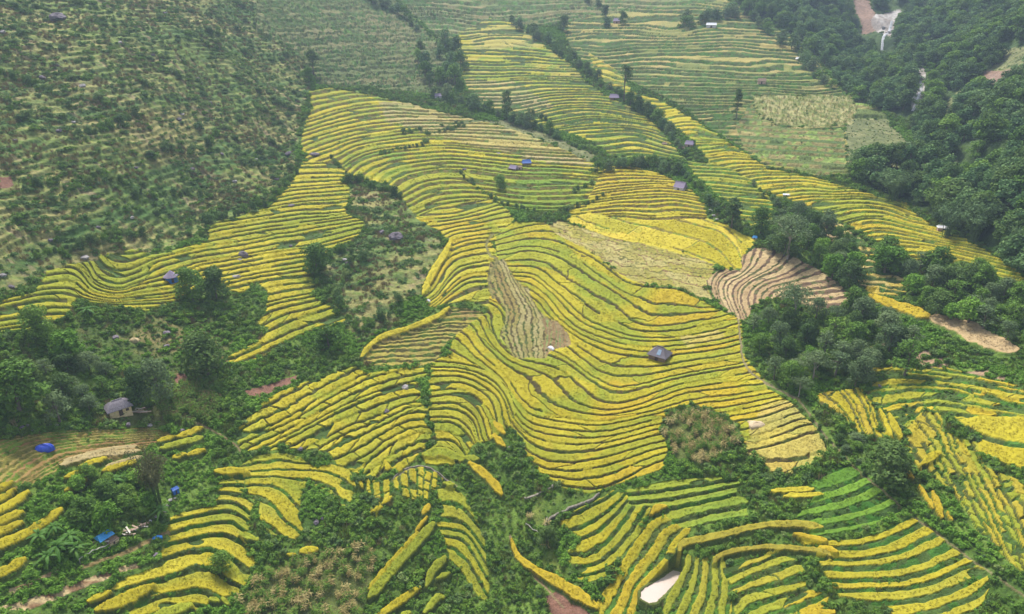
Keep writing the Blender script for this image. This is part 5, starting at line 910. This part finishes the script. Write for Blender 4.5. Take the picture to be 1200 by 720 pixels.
# shrubs large enough to single out on the dry hillside and the knoll
P, r = sow(.02, 41, lambda x, y, iy, ix: free[iy, ix]*Zc(iy, ix, 'hill')*np.clip((vnoise(x/15, H0[iy, ix]/2.2, 2)*.5+fbm(x/12, y/7, 5, 3)*.8-.5)*3, .05, 1)); u_, v_, d_ = project(P[:, 0], P[:, 1], P[:, 2]); k = np.nonzero((u_ > 2) & (u_ < 420) & (v_ > 4) & (v_ < 345))[0][:170]; print('shrubs', len(k))
for i in k: f = rr.uniform(.7, 1.5); plant('shrub', rr.randrange(3), P[i, 0], P[i, 1], 1.9*f, 3.2*f, 'dark shrub standing above the low scrub of the dry hillside', 'larger shrubs on the dry hillside')
for pts, step in (([(35,235),(60,225),(90,232),(120,215),(150,222)], 7), ([(40,300),(80,296),(118,290),(140,282),(170,275)], 6), ([(160,232),(185,228),(210,222),(240,226)], 7), ([(90,170),(130,160),(160,146)], 7), ([(0,88),(20,92),(45,100),(60,108)], 6), ([(240,262),(280,250),(310,242),(325,228),(345,205)], 7), ([(190,180),(235,176),(255,166)], 7)):
    tree_line(pts, step, 9, [('shrub', 0), ('shrub', 1), ('shrub', 2)], 'shrub in one of the dense dark rows across the dry hillside', 'shrubs in dense rows on the dry hillside', int(pts[0][0]+pts[0][1]), 3)
tree_line([(405,215),(425,212),(445,222),(470,235)], 6, 10, [('shrub', 1), ('shrub', 2)], 'shrub along the upper rim of the knoll between the terraces', 'shrubs along the upper rim of the knoll', 51)
tree_line([(385,300),(400,300),(420,305),(405,330),(390,345),(400,372),(425,390),(450,372),(470,362)], 6, 11, [('shrub', 1), ('shrub', 2), ('shrub', 0)], 'shrub along the lower foot of the knoll', 'shrubs along the lower foot of the knoll', 52, 6)

SH3 = [('shrub', 0), ('shrub', 1), ('shrub', 2)]
for pts_ in ([(446,181),(470,176),(502,168)], [(500,159),(520,155),(542,149)], [(474,157),(492,154)], [(660,249),(690,240),(706,231)], [(582,238),(610,246),(640,251),(660,248)], [(692,217),(672,226)], [(412,210),(398,197),(388,186)], [(620,132),(640,142)], [(540,205),(560,222),(580,234)]):
    tree_line(pts_, 4.5, 6, SH3, 'shrub in the short hedges between the fine upper terraces', 'shrubs in short hedges between the upper terraces', int(pts_[0][0]), 1.5)
# ------------------------------------------------------------------ houses, sheets, stones, fences
def noisy_mat(name, c1, c2, scale=3.0, rough=.85, stretch=(1, 1, 1), spec=.2, bump=.4):
    m, nt, b = nodes(name); N = nt.nodes.new; K = nt.links.new
    tc = N('ShaderNodeTexCoord'); mp = N('ShaderNodeMapping'); mp.inputs['Scale'].default_value = stretch; K(tc.outputs['Object'], mp.inputs[0])
    t = N('ShaderNodeTexNoise'); t.inputs['Scale'].default_value = scale; t.inputs['Detail'].default_value = 4; K(mp.outputs[0], t.inputs['Vector'])
    r = N('ShaderNodeValToRGB'); r.color_ramp.elements[0].color = (*c1, 1); r.color_ramp.elements[1].color = (*c2, 1); r.color_ramp.elements[0].position = .32; r.color_ramp.elements[1].position = .68
    K(t.outputs['Fac'], r.inputs[0]); K(r.outputs[0], b.inputs['Base Color']); b.inputs['Roughness'].default_value = rough; b.inputs['Specular IOR Level'].default_value = spec
    bp = N('ShaderNodeBump'); bp.inputs['Strength'].default_value = bump; bp.inputs['Distance'].default_value = .08; K(t.outputs['Fac'], bp.inputs['Height']); K(bp.outputs[0], b.inputs['Normal'])
    return m
RM = {'grey': noisy_mat('weathered_roof', (.13,.115,.13), (.26,.235,.265), 3, .8, (2.5,2.5,.6)), 'tile': noisy_mat('tile_roof', (.085,.075,.085), (.20,.18,.205), 5, .75, (3,3,.7)), 'blue': noisy_mat('blue_sheet_roof', (.03,.085,.33), (.06,.16,.48), 2, .5, (4,1,1), .4),
 'sky': noisy_mat('pale_blue_roof', (.03,.26,.62), (.08,.38,.75), 2, .5, (4,1,1), .4), 'tin': noisy_mat('tin_roof', (.52,.52,.55), (.78,.78,.8), 2.5, .5, (4,1,1), .4), 'purple': noisy_mat('purplish_roof', (.19,.15,.23), (.33,.28,.38), 3, .8, (3,3,.7)), 'brown': noisy_mat('bark_roof', (.16,.11,.08), (.3,.22,.16), 3, .85, (3,3,.7))}
WM = {'cream': noisy_mat('cream_wall', (.50,.38,.19), (.68,.55,.33), 1.6), 'wood': noisy_mat('board_wall', (.15,.10,.065), (.30,.21,.14), 3, .85, (6,6,.5)), 'pink': noisy_mat('pinkish_wall', (.42,.28,.22), (.58,.42,.34), 2), 'blue': noisy_mat('blue_wall_sheet', (.03,.12,.42), (.07,.22,.6), 2), 'pale': noisy_mat('pale_wall', (.48,.46,.46), (.68,.66,.66), 2)}
M_DOOR = noisy_mat('dark_door', (.05,.035,.03), (.11,.08,.06), 4, .8, (5,5,.6)); M_WHITE = noisy_mat('white_plastic_sheet', (.72,.70,.74), (.86,.85,.88), 2, .45, spec=.4); M_TARP = noisy_mat('blue_tarpaulin', (.015,.045,.40), (.04,.11,.62), 1.6, .45, spec=.4, bump=.8); M_TARP2 = noisy_mat('bright_blue_tarpaulin', (.01,.16,.6), (.04,.3,.8), 1.6, .45, spec=.4)
M_ROCK = noisy_mat('purplish_rock', (.085,.07,.085), (.23,.20,.225), 1.3, .9, bump=.9); M_PALEROCK = noisy_mat('pale_rock', (.22,.2,.195), (.42,.39,.38), 1.5, .9, bump=.9); M_PLANK = noisy_mat('old_planks', (.25,.18,.12), (.46,.36,.26), 3, .85, (6,1,1)); M_STONE = noisy_mat('field_stone', (.13,.115,.09), (.30,.27,.22), 2.2, .9, bump=.9); M_STICK = noisy_mat('bleached_stick', (.42,.38,.32), (.62,.58,.5), 3)
def box(vs, fs, x0, x1, y0, y1, z0, z1):
    b = len(vs); vs += [(x0,y0,z0),(x1,y0,z0),(x1,y1,z0),(x0,y1,z0),(x0,y0,z1),(x1,y0,z1),(x1,y1,z1),(x0,y1,z1)]
    fs += [(b,b+3,b+2,b+1),(b+4,b+5,b+6,b+7),(b,b+1,b+5,b+4),(b+1,b+2,b+6,b+5),(b+2,b+3,b+7,b+6),(b+3,b,b+4,b+7)]
def part(name, me_or, mat, parent, label=None):
    me = me_or if isinstance(me_or, bpy.types.Mesh) else mesh_from(name, me_or[0], me_or[1], mat); o = bpy.data.objects.new(name, me); COL.objects.link(o); o.parent = parent
    if label: o['label'] = label
    return o
def roof_mesh(w, d, h, ridge, over, z0, sag=.12, rounded=0, thick=.16):
    """closed roof over a w x d house; ridge = ridge length"""
    x, y = w/2+over, d/2+over
    if rounded: ring = [(x*math.cos(a), y*math.sin(a)) for a in [math.pi*2*(k+.5)/rounded for k in range(rounded)]]
    else:
        ring = []
        for (ax, ay), (bx, by) in zip([(-x,-y),(x,-y),(x,y),(-x,y)], [(x,-y),(x,y),(-x,y),(-x,-y)]): ring += [(ax+(bx-ax)*k/4, ay+(by-ay)*k/4) for k in range(4)]
    n = len(ring); vs = []; fs = []
    def tierf(f, dz):
        for px, py in ring:
            rx = max(-ridge/2, min(ridge/2, px)); vs.append((px+(rx-px)*f, py*(1-f), z0+h*(f-sag*math.sin(math.pi*f))+dz))
    for f in (0, .3, .62, 1.0): tierf(f, 0)
    tierf(0, -thick); tierf(.93, -thick)
    for t in range(3):
        for k in range(n): fs.append((t*n+k, t*n+(k+1) % n, (t+1)*n+(k+1) % n, (t+1)*n+k))
    for k in range(n): fs.append((4*n+k, 4*n+(k+1) % n, (k+1) % n, k)); fs.append((5*n+k, 5*n+(k+1) % n, 4*n+(k+1) % n, 4*n+k))
    return vs, fs
def hut(name, label, u, v, wpx, roof, wall, rot=0, asp=.7, hw=.42, hr=.4, ridge=.45, over=.1, rounded=0, door=True, sag=.1, patch=None, group=None, window=False):
    x, y, z = at(u, v); m = size_at(y, z); w = wpx*m*.86; d = w*asp; r = bpy.data.objects.new(name, None); COL.objects.link(r); r.location = (x, y+d*.45, z); rot = rot-math.degrees(math.atan2(x, y)); r.rotation_euler = (0, 0, R(rot)); tag(r, label, 'house' if 'house' in name else ('hut' if 'hut' in name else 'shed'), group)
    vs, fs = [], []; H = w*hw
    if rounded:
        n = rounded
        for k in range(n): a = 2*math.pi*(k+.5)/n; vs += [(w/2*.94*math.cos(a), d/2*.94*math.sin(a), -1.2), (w/2*.94*math.cos(a), d/2*.94*math.sin(a), H+.05*w)]
        for k in range(n): fs.append((2*k, 2*((k+1) % n), 2*((k+1) % n)+1, 2*k+1))
        fs.append(tuple(2*k+1 for k in range(n)))
    else: box(vs, fs, -w/2, w/2, -d/2, d/2, -1.2, H+.04*w)
    part('wall', (vs, fs), WM[wall], r)
    rf = part('roof', roof_mesh(w, d, w*hr, w*ridge, w*over, H, sag, rounded, max(.08, .025*w)), RM[roof], r)
    if ridge > .2 and wpx > 11: q = ([], []); box(*q, -w*ridge/2-.1, w*ridge/2+.1, -.02*w, .02*w, H+w*hr-.03*w, H+w*hr+.02*w); part('ridge_cap', q, RM[roof], rf)
    if door:
        yy = -d/2*(.95 if rounded else 1); q = ([], []); box(*q, -.09*w, .09*w, yy-.05, yy+.06, 0, H*.8); part('door', q, M_DOOR, r)
    if window: q = ([], []); box(*q, .24*w, .38*w, -d/2-.05, -d/2+.05, H*.4, H*.75); part('window', q, M_DOOR, r)
    if patch:
        q = ([], []); s0, s1 = .2, .72; y0, y1 = -(d/2+w*over)*(1-s0), -(d/2+w*over)*(1-s1); za, zb = H+w*hr*(s0-sag*math.sin(math.pi*s0))+.10, H+w*hr*(s1-sag*math.sin(math.pi*s1))+.10
        b = [(-.04*w, y0, za), (.2*w, y0, za), (.16*w, y1, zb), (-.02*w, y1, zb)]; q[0].extend(b+[(a, c, e-.06) for a, c, e in b]); q[1].extend([(0,1,2,3),(7,6,5,4),(0,4,5,1),(1,5,6,2),(2,6,7,3),(3,7,4,0)]); part('roof_patch', q, patch, rf, 'pale blue sheet patching the roof')
    return r
hut('house', 'cream-walled house under a rounded grey roof on the left slope', 137, 488, 27, 'grey', 'cream', 8, .66, .4, .38, .42, .1, 0, True, -.12, window=True)
hut('hut', 'small round grey hut beside trees at the edge of the lemon terraces', 199, 333, 17, 'purple', 'blue', 8, .95, .42, .5, 0, .1, 10, True, .02)
hut('house', 'lone grey-roofed house amid the broad yellow terraces, with a pale blue roof patch', 774, 425, 23.5, 'tile', 'wood', -22, .85, .36, .45, .35, .1, 0, True, .05, patch=noisy_mat('faded_blue_sheet', (.17,.25,.36), (.30,.39,.48), 2))
hut('house', 'blue-roofed farmhouse above the bright green terraces', 617, 195, 10.5, 'blue', 'wood', 10, .7, .4, .4, 1.1, .1)
hut('house', 'grey-roofed house on the downhill side of the blue-roofed farmhouse', 602, 200, 10, 'purple', 'wood', -35, .7, .4, .42, 1.1, .1)
hut('shed', 'pinkish low shed between the blue and grey farm roofs', 609, 199, 6, 'brown', 'pink', 0, .8, .5, .3, 1, .1)
hut('hut', 'purple-roofed hut with pale gable at the gully edge of the golden terraces', 798, 224, 14, 'purple', 'pale', -28, .8, .4, .5, 1.1, .06)
hut('house', 'small far farmhouse under the tall tufted tree', 720, 118, 11, 'purple', 'wood', 5, .7, .45, .4, 1, .1)
hut('house', 'purple-roofed farmhouse at the lower end of the far tree line', 808, 174, 10, 'purple', 'pink', -10, .7, .5, .45, 1, .1); hut('shed', 'small pink-walled shed just left of the far purple-roofed farmhouse', 799, 177, 7, 'brown', 'pink', 10, .7, .5, .35, 1, .1)
hut('hut', 'tiny pinkish hut in the trees above the far purple-roofed farmhouse', 779, 170, 6, 'brown', 'pink', 0, .8, .5, .4, .6, .1)
hut('hut', 'dark hut with a pale front on the ridge beside the clump of trees', 513, 116, 9, 'purple', 'pale', 12, .7, .4, .35, 1, .1); hut('hut', 'topmost small purple hut among the far terraces', 723, 27, 9, 'purple', 'pink', 0, .7, .45, .4, .9, .1)
hut('house', 'long white-roofed house by the trees on the far crest', 834, 33, 13, 'tin', 'pale', 0, .5, .35, .22, 1, .06); hut('shed', 'white tin shed high on the far eastern slope', 937, 72, 8, 'tin', 'pink', 8, .7, .45, .3, 1, .08); hut('hut', 'brown-walled hut in the middle of the far eastern rows', 893, 99, 10, 'brown', 'pink', 5, .6, .55, .3, 1, .08)
hut('shed', 'flat white-roofed shed at the foot of the far spur hedge', 922, 231, 8, 'tin', 'pale', 6, .6, .3, .14, 1, .1); hut('shed', 'white-roofed shed beside the largest bamboo at the far spur edge', 1106, 272, 13, 'tin', 'pink', 16, .6, .4, .2, 1, .08)
hut('shack', 'small shack under a bright blue roof among bananas', 121, 638, 17, 'sky', 'wood', 22, .8, .5, .32, 1, .1); hut('shed', 'low lean-to with tan roof attached beside the blue-roofed shack', 131, 639, 13, 'brown', 'cream', 22, .6, .35, .2, 1, .08); hut('shed', 'narrow blue-walled shed beside the brownish feathery bamboo', 205, 580, 8, 'blue', 'blue', 20, .8, 1.0, .3, 1, .08)
hut('shelter', 'tiny blue shelter at the tip of the golden field', 885, 281, 6, 'sky', 'pale', -10, .7, .4, .4, .8, .1)
def heap(name, label, cat, u, v, wpx, hpx, mat, rot=0, asp=.6, seed=0, group=None, part_=None):
    x, y, z = at(u, v); m = size_at(y, z); w, h = wpx*m/2, hpx*m; rng = np.random.default_rng(seed); vs, fs = [], []; n, k = 20, 6
    for j in range(k):
        t = j/(k-1); rr = math.cos(t*math.pi/2)
        for i in range(n):
            a = 2*math.pi*i/n; f = 1+.13*math.sin(3*a+seed)+.07*math.sin(7*a+2*seed)*(1-t); e = abs(math.cos(a))**.6*math.copysign(1, math.cos(a)), abs(math.sin(a))**.6*math.copysign(1, math.sin(a)); vs.append((w*rr*f*e[0], w*asp*rr*f*e[1], h*math.sin(t*math.pi/2)*(1+.12*math.sin(2*a+seed))+(-.4 if j == 0 else 0)))
    for j in range(k-1):
        for i in range(n): fs.append((j*n+i, j*n+(i+1) % n, (j+1)*n+(i+1) % n, (j+1)*n+i))
    fs.append(tuple((k-1)*n+i for i in range(n)))
    o = bpy.data.objects.new(name, mesh_from(name, vs, fs, mat)); COL.objects.link(o); o.location = (x, y, z); o.rotation_euler = (0, 0, R(rot)); return tag(o, label, cat, group)
heap('tarpaulin', 'deep blue tarpaulin heaped over something on the brown crop rows', 'tarpaulin', 51, 527, 20, 7, M_TARP, 20, .5, 1)
heap('tarpaulin', 'flat bright blue sheet spread on a pale drying patch right of the shack', 'tarpaulin', 184, 632, 12, 2.2, M_TARP2, 15, .6, 2); heap('plastic_sheet', 'white plastic sheet lying on the dark brown harvested field', 'plastic sheet', 646, 409, 9, 3.2, M_WHITE, -50, .55, 3)
heap('sack', 'white bundle on the bushy bank below the knoll', 'sack', 502, 354, 6, 3, M_WHITE, -40, .6, 4); heap('sack', 'white sack lying left of another one in the yard of the blue-roofed shack', 'sack', 148, 634, 6, 2.5, M_WHITE, 10, .6, 5); heap('sack', 'white sack closer to the blue sheet in the yard of the shack', 'sack', 156, 633, 6, 2.5, M_WHITE, 10, .6, 6); heap('sack', 'small white sack among weeds uphill of the shack yard', 'sack', 176, 612, 4, 2, M_WHITE, 0, .7, 7); heap('straw_heap', 'pale round straw heap on the cut plot below the broad terraces', 'straw heap', 886, 498, 20, 4, noisy_mat('straw', (.42,.32,.2), (.56,.45,.3), 4), 0, .7, 8); heap('straw_heap', 'small pale straw heap in the scrub above the green maize', 'straw heap', 158, 401, 12, 4, noisy_mat('old_straw', (.36,.28,.14), (.5,.4,.22), 4), 0, .7, 9)
ROCKS = []
for q in range(4):
    bm = bmesh.new(); bmesh.ops.create_icosphere(bm, subdivisions=3, radius=1); rg = np.random.default_rng(40+q); dirs = unit(rg.normal(size=(9, 3))); cut = rg.uniform(.6, .92, 9)
    for vv in bm.verts:
        p = np.array(vv.co)
        for dd, c_ in zip(dirs, cut):
            e = p@dd
            if e > c_: p = p-dd*(e-c_)*.9
        vv.co = Vector(p*(1+.05*rg.normal()))
    me = bpy.data.meshes.new('boulder'); bm.to_mesh(me); bm.free(); me.materials.append(M_ROCK); ROCKS.append(me)
PROCK = [m.copy() for m in ROCKS]
for m_ in PROCK: m_.materials.clear(); m_.materials.append(M_PALEROCK)
def rock(u, v, wpx, label, group=None, hf=.6, pale=False, asp=.8, seed=0):
    x, y, z = at(u, v); m = size_at(y, z); s = wpx*m/2; o = bpy.data.objects.new('boulder', (PROCK if pale else ROCKS)[(int(u)+seed) % 4]); COL.objects.link(o); o.location = (x, y, z+s*hf*.35); o.scale = (s, s*asp, s*hf); o.rotation_euler = (0, 0, (u*7+v) % 6.28); return tag(o, label, 'boulder', group)
rock(69, 20, 22, 'broad purplish rock outcrop high on the dry hillside', hf=.5); rock(465, 281, 20, 'large purplish boulder on the slope of the shrubby knoll', hf=.6); rock(447, 274, 9, 'smaller boulder uphill of the large one on the knoll'); rock(404, 306, 7, 'grey boulder at the foot of the knoll, paler of two', pale=True); rock(408, 310, 8, 'grey rock beside the paler one at the foot of the knoll')
rock(475, 455, 10, 'grey boulder at the head of the bushy cleft between the terraces', pale=True); rock(453, 483, 8, 'grey boulder sitting inside the slanting rice paddies'); rock(352, 528, 8, 'grey boulder on the lower bank of the slanting paddies'); rock(285, 300, 13, 'dark rounded boulder amid the lemon terraces', hf=.8); rock(281, 306, 8, 'white-faced rock under the dark rounded boulder', pale=True); rock(341, 289, 5, 'small dark rock on a lemon terrace'); rock(276, 326, 14, 'long grey rock lying between trees and the lemon terraces', pale=True, asp=.4, hf=.4); rock(341, 242, 10, 'flat purplish rock in the upper lemon terraces', hf=.3)
rock(150, 500, 9, 'purplish rock below the cream house'); rock(175, 499, 8, 'greyish rock to the right of the purplish one below the cream house', pale=True); rock(215, 507, 10, 'dark rock by the little lawn near the trail'); rock(64, 501, 10, 'whitish rock at the base of the thin pale tree', pale=True); rock(371, 614, 8, 'dark rock in the weeds, lower of two above the dry maize'); rock(378, 609, 7, 'dark rock in the weeds, upper of two above the dry maize'); rock(597, 526, 6, 'pale rock beside two short rice strips', pale=True); rock(463, 549, 6, 'grey rock at the bend of the terrace path'); rock(183, 652, 9, 'purplish rock at the end of the tan strips'); rock(100, 303, 11, 'pale rock at the upper corner of the lobed terraces', pale=True, hf=.5); rock(136, 397, 9, 'blackish rock in the scrub above the maize'); rock(196, 393, 10, 'second blackish rock in the scrub, uphill of the grey-green tree'); rock(196, 408, 8, 'third blackish rock in the scrub, below the second one'); rock(584, 180, 8, 'dark rock on the harvested fine terraces', hf=.4); rock(544, 200, 7, 'brown rock among the fine curving terraces'); rock(368, 182, 14, 'purplish rocky ledge at the left edge of the fine terraces', hf=.4); rock(338, 178, 9, 'dark rock at the foot of the hill beside the purplish ledge'); rock(1031, 453, 6, 'dark rock between rice plots under the wooded gully'); rock(1072, 455, 6, 'blue-grey rock between small rice plots')
for i, (u, v, s) in enumerate([(2, 36, 8), (6, 56, 6), (195, 20, 7), (143, 60, 6), (66, 75, 7), (50, 92, 9), (98, 106, 8), (180, 68, 6), (232, 95, 6), (280, 95, 8), (246, 124, 7), (210, 142, 8), (214, 136, 6), (120, 160, 6), (72, 165, 8), (88, 150, 6), (20, 172, 6), (262, 190, 6), (300, 188, 6), (225, 196, 7), (324, 206, 7), (276, 218, 7), (160, 200, 6), (60, 285, 7), (5, 325, 9), (14, 338, 8), (118, 276, 6), (155, 258, 7), (200, 245, 6)]): rock(u, v, s, 'weathered rock half buried in the dry hillside scrub', 'rocks on the dry hillside', pale=i % 3 == 0)
for i, (u, v, s) in enumerate([(4, 500, 6), (10, 502, 7), (18, 499, 6), (26, 503, 7), (33, 500, 5), (12, 508, 6), (22, 509, 6), (2, 512, 5), (38, 506, 5)]): rock(u, v, s, 'grey stone in the stony patch at the left edge, uphill of the blue tarpaulin', 'stones of the stony patch uphill of the blue tarpaulin', pale=i % 2 == 0, hf=.5)
for i, (u, v, s) in enumerate([(190, 598, 5), (194, 601, 6), (188, 604, 5), (197, 594, 5), (200, 588, 6), (205, 585, 5), (184, 608, 5), (208, 582, 5)]): rock(u, v, s, 'pinkish stone of the rubble track behind the shack', 'stones of the rubble track', pale=True, hf=.5)
for i, (u, v, s) in enumerate([(1072, 100, 6), (1077, 104, 7), (1074, 112, 6), (1079, 118, 6), (1075, 124, 8), (1071, 130, 7), (1078, 110, 5), (1040, 44, 8), (1046, 40, 7), (1034, 38, 6), (1050, 34, 6)]): rock(u, v, s, 'whitish boulder in the bed of the forest stream', 'boulders of the forest stream', pale=True, hf=.5)
for i, (u, v, s) in enumerate([(833, 248, 6), (836, 254, 6), (840, 258, 5), (831, 241, 4)]): rock(u, v, s, 'pale rock in the gully beside the column-shaped tree', 'rocks in the gully by the column tree', pale=True)
# stream
_sp = []
for pts_, wd in (([(1044, 32), (1040, 44), (1034, 50), (1040, 62), (1050, 74), (1062, 88), (1070, 98), (1077, 106), (1079, 114), (1074, 126), (1068, 136)], 1.6),):
    vs, fs = [], []
    for k, (u, v) in enumerate(smooth_line(pts_, 5)): x, y, z = at(u, v); m = size_at(y, z); vs += [(x-wd*m, y, z+.35), (x+wd*m, y, z+.35), (x, y, z+.5)]
    for k in range(len(vs)//3-1): b = 3*k; fs += [(b, b+2, b+5, b+3), (b+2, b+1, b+4, b+5)]
    o = bpy.data.objects.new('stream_water', mesh_from('stream_water', vs, fs, noisy_mat('white_water', (.28,.29,.31), (.6,.6,.62), 1.2, .3, spec=.5))); COL.objects.link(o); tag(o, 'white water of the stony stream dropping through the forest', 'stream', kind='structure')
# planks, rails, low walls
def planks(label, u, v, n, spread, seed, mat=None):
    x, y, z = at(u, v); m = size_at(y, z); rng = np.random.default_rng(seed); r = bpy.data.objects.new('timber_pile', None); COL.objects.link(r); r.location = (x, y, z); tag(r, label, 'timber')
    for k in range(n):
        L = rng.uniform(1.2, 2.6); vs, fs = [], []; box(vs, fs, -L/2, L/2, -.14, .14, 0, .07); o = part('plank', (vs, fs), [M_PLANK, M_STICK, WM['pink']][k % 3], r); o.location = (rng.normal()*spread*m, rng.normal()*spread*m*.5, .1+.09*k); o.rotation_euler = (rng.normal()*.12, rng.normal()*.1, rng.uniform(-.8, .8))
planks('loose planks scattered on the bare yard right of the cream house', 163, 484, 11, 5, 1); planks('heap of old boards behind the white sacks at the shack', 150, 627, 14, 6, 2); planks('weathered boards leaning downhill of the blue-roofed shack', 116, 640, 7, 3, 3); planks('pale boards near the rubble track end', 168, 618, 7, 4, 4)
def rail(label, pts, mat, h=.9, step=2.0, name='bamboo_rail'):
    P = [Vector(at(u, v)) for u, v in resample(pts, 4)]; r = bpy.data.objects.new(name, None); COL.objects.link(r); r.location = P[0]; tag(r, label, 'fence'); vs, fs = [], []
    tube(vs, fs, [tuple(p-P[0]+Vector((0, 0, h))) for p in P], [.09]*len(P), 5); part('rail', (vs, fs), mat, r)
    for p in P[::2]: vs, fs = [], []; q = p-P[0]; tube(vs, fs, [(q.x, q.y, q.z-.4), (q.x, q.y, q.z+h+.1)], [.07, .06], 5); part('post', (vs, fs), mat, r)
rail('pale bamboo rail slanting below the blue-roofed shack', [(94, 660), (110, 651), (128, 643)], M_STICK)
rail('whitish stick fence closing the weedy plot beside the drooping tree', [(641, 611), (638, 622), (633, 630), (624, 625), (616, 618)], M_STICK, .7)
def low_wall(label, pts, w=.32, h=.55):
    P = [Vector(at(u, v)) for u, v in resample(smooth_line(pts, 3), 3)]; o0 = P[0]; vs, fs = [], []; rng = np.random.default_rng(len(pts)*7+int(pts[0][0]))
    for k, p in enumerate(P):
        a = P[min(k+1, len(P)-1)]-P[max(k-1, 0)]; n = Vector((-a.y, a.x, 0)); n.normalize(); q = p-o0; hh = h*rng.uniform(.75, 1.2); ww = w*rng.uniform(.8, 1.15)
        for sgn, zz, f in ((-1, -.5, 1), (-1, hh*.8, .75), (0, hh, 0), (1, hh*.8, .75), (1, -.5, 1)): e = q+n*ww*f*sgn; vs.append((e.x, e.y, e.z+zz))
    for k in range(len(P)-1):
        for j in range(4): fs.append((5*k+j, 5*k+j+1, 5*k+j+6, 5*k+j+5))
    fs += [(4, 3, 2, 1, 0), tuple(5*(len(P)-1)+j for j in range(5))]
    o = bpy.data.objects.new('stone_wall', mesh_from('stone_wall', vs, fs, M_STONE)); COL.objects.link(o); o.location = o0; tag(o, label, 'stone wall')
low_wall('low stone wall climbing from the weedy plot to the lowest broad terrace', [(642, 612), (655, 603), (672, 596), (690, 589), (702, 581)]); low_wall('short stone wall along the upper side of the weedy plot', [(614, 587), (628, 582), (640, 577), (648, 573)]); low_wall('curved stone wall around the small brownish paddies', [(460, 563), (470, 553), (484, 548), (500, 549), (514, 556), (526, 566)], .18, .3)
# ------------------------------------------------------------------ light, air and camera
SUN_EL, SUN_AZ = R(57), R(-20)      # azimuth measured from +Y towards +X (clockwise)
w = bpy.data.worlds.new('World'); scene.world = w; w.use_nodes = True; nt = w.node_tree
sky = nt.nodes.new('ShaderNodeTexSky'); sky.sky_type = 'NISHITA'; sky.sun_disc = False; sky.sun_elevation = SUN_EL; sky.sun_rotation = SUN_AZ
sky.air_density = 1.0; sky.dust_density = 3.0; sky.ozone_density = .6; sky.altitude = 900
bg = nt.nodes['Background']; bg.inputs['Strength'].default_value = .13; hs = nt.nodes.new('ShaderNodeHueSaturation'); hs.inputs['Saturation'].default_value = .45; nt.links.new(sky.outputs[0], hs.inputs['Color']); nt.links.new(hs.outputs[0], bg.inputs['Color'])
sl = bpy.data.lights.new('sun', 'SUN'); sl.energy = 3.5; sl.angle = R(8); sl.color = (1, .95, .87)
so = bpy.data.objects.new('sun', sl); COL.objects.link(so)
sd_ = Vector((math.sin(SUN_AZ)*math.cos(SUN_EL), math.cos(SUN_AZ)*math.cos(SUN_EL), math.sin(SUN_EL)))
so.rotation_euler = sd_.to_track_quat('Z', 'Y').to_euler(); so.location = (0, 0, 400)
HAZE = .0003
if HAZE:
    zl = float(Z.min())-1.5; zh = float(max(Z.max(), CAM[2]))+25
    x1 = float(np.abs(X).max())+20; bm = bmesh.new(); bmesh.ops.create_cube(bm, size=1)
    for v in bm.verts: v.co = Vector((v.co.x*2*x1, (v.co.y+.5)*(YS[-1]+60)-30, mix(zl, zh, v.co.z+.5)))
    me = bpy.data.meshes.new('haze'); bm.to_mesh(me); bm.free(); m = bpy.data.materials.new('valley_haze'); m.use_nodes = True; t = m.node_tree; t.nodes.clear()
    out = t.nodes.new('ShaderNodeOutputMaterial'); pv = t.nodes.new('ShaderNodeVolumePrincipled'); pv.inputs['Color'].default_value = (.60, .76, 1, 1); pv.inputs['Density'].default_value = HAZE; pv.inputs['Anisotropy'].default_value = .2
    t.links.new(pv.outputs[0], out.inputs['Volume']); me.materials.append(m); o = bpy.data.objects.new('haze', me); COL.objects.link(o); tag(o, 'thin blue-grey haze filling the valley air', 'haze', kind='stuff')
cam = bpy.data.cameras.new('camera'); cam.sensor_width = 36; cam.lens = 24.0; cam.clip_start = 1; cam.clip_end = 5000
cob = bpy.data.objects.new('camera', cam); COL.objects.link(cob); cob.location = CAM; cob.rotation_euler = (R(90)-PITCH, 0, 0); scene.camera = cob
scene.render.engine = 'CYCLES'; c = scene.cycles
c.max_bounces = 4; c.diffuse_bounces = 2; c.glossy_bounces = 2; c.transmission_bounces = 2; c.volume_bounces = 0; c.transparent_max_bounces = 8; c.use_denoising = True
c.use_adaptive_sampling = True; c.adaptive_threshold = .02
vs = scene.view_settings; vs.view_transform = 'Standard'; vs.look = 'None'; vs.exposure = EXPO; vs.gamma = 1
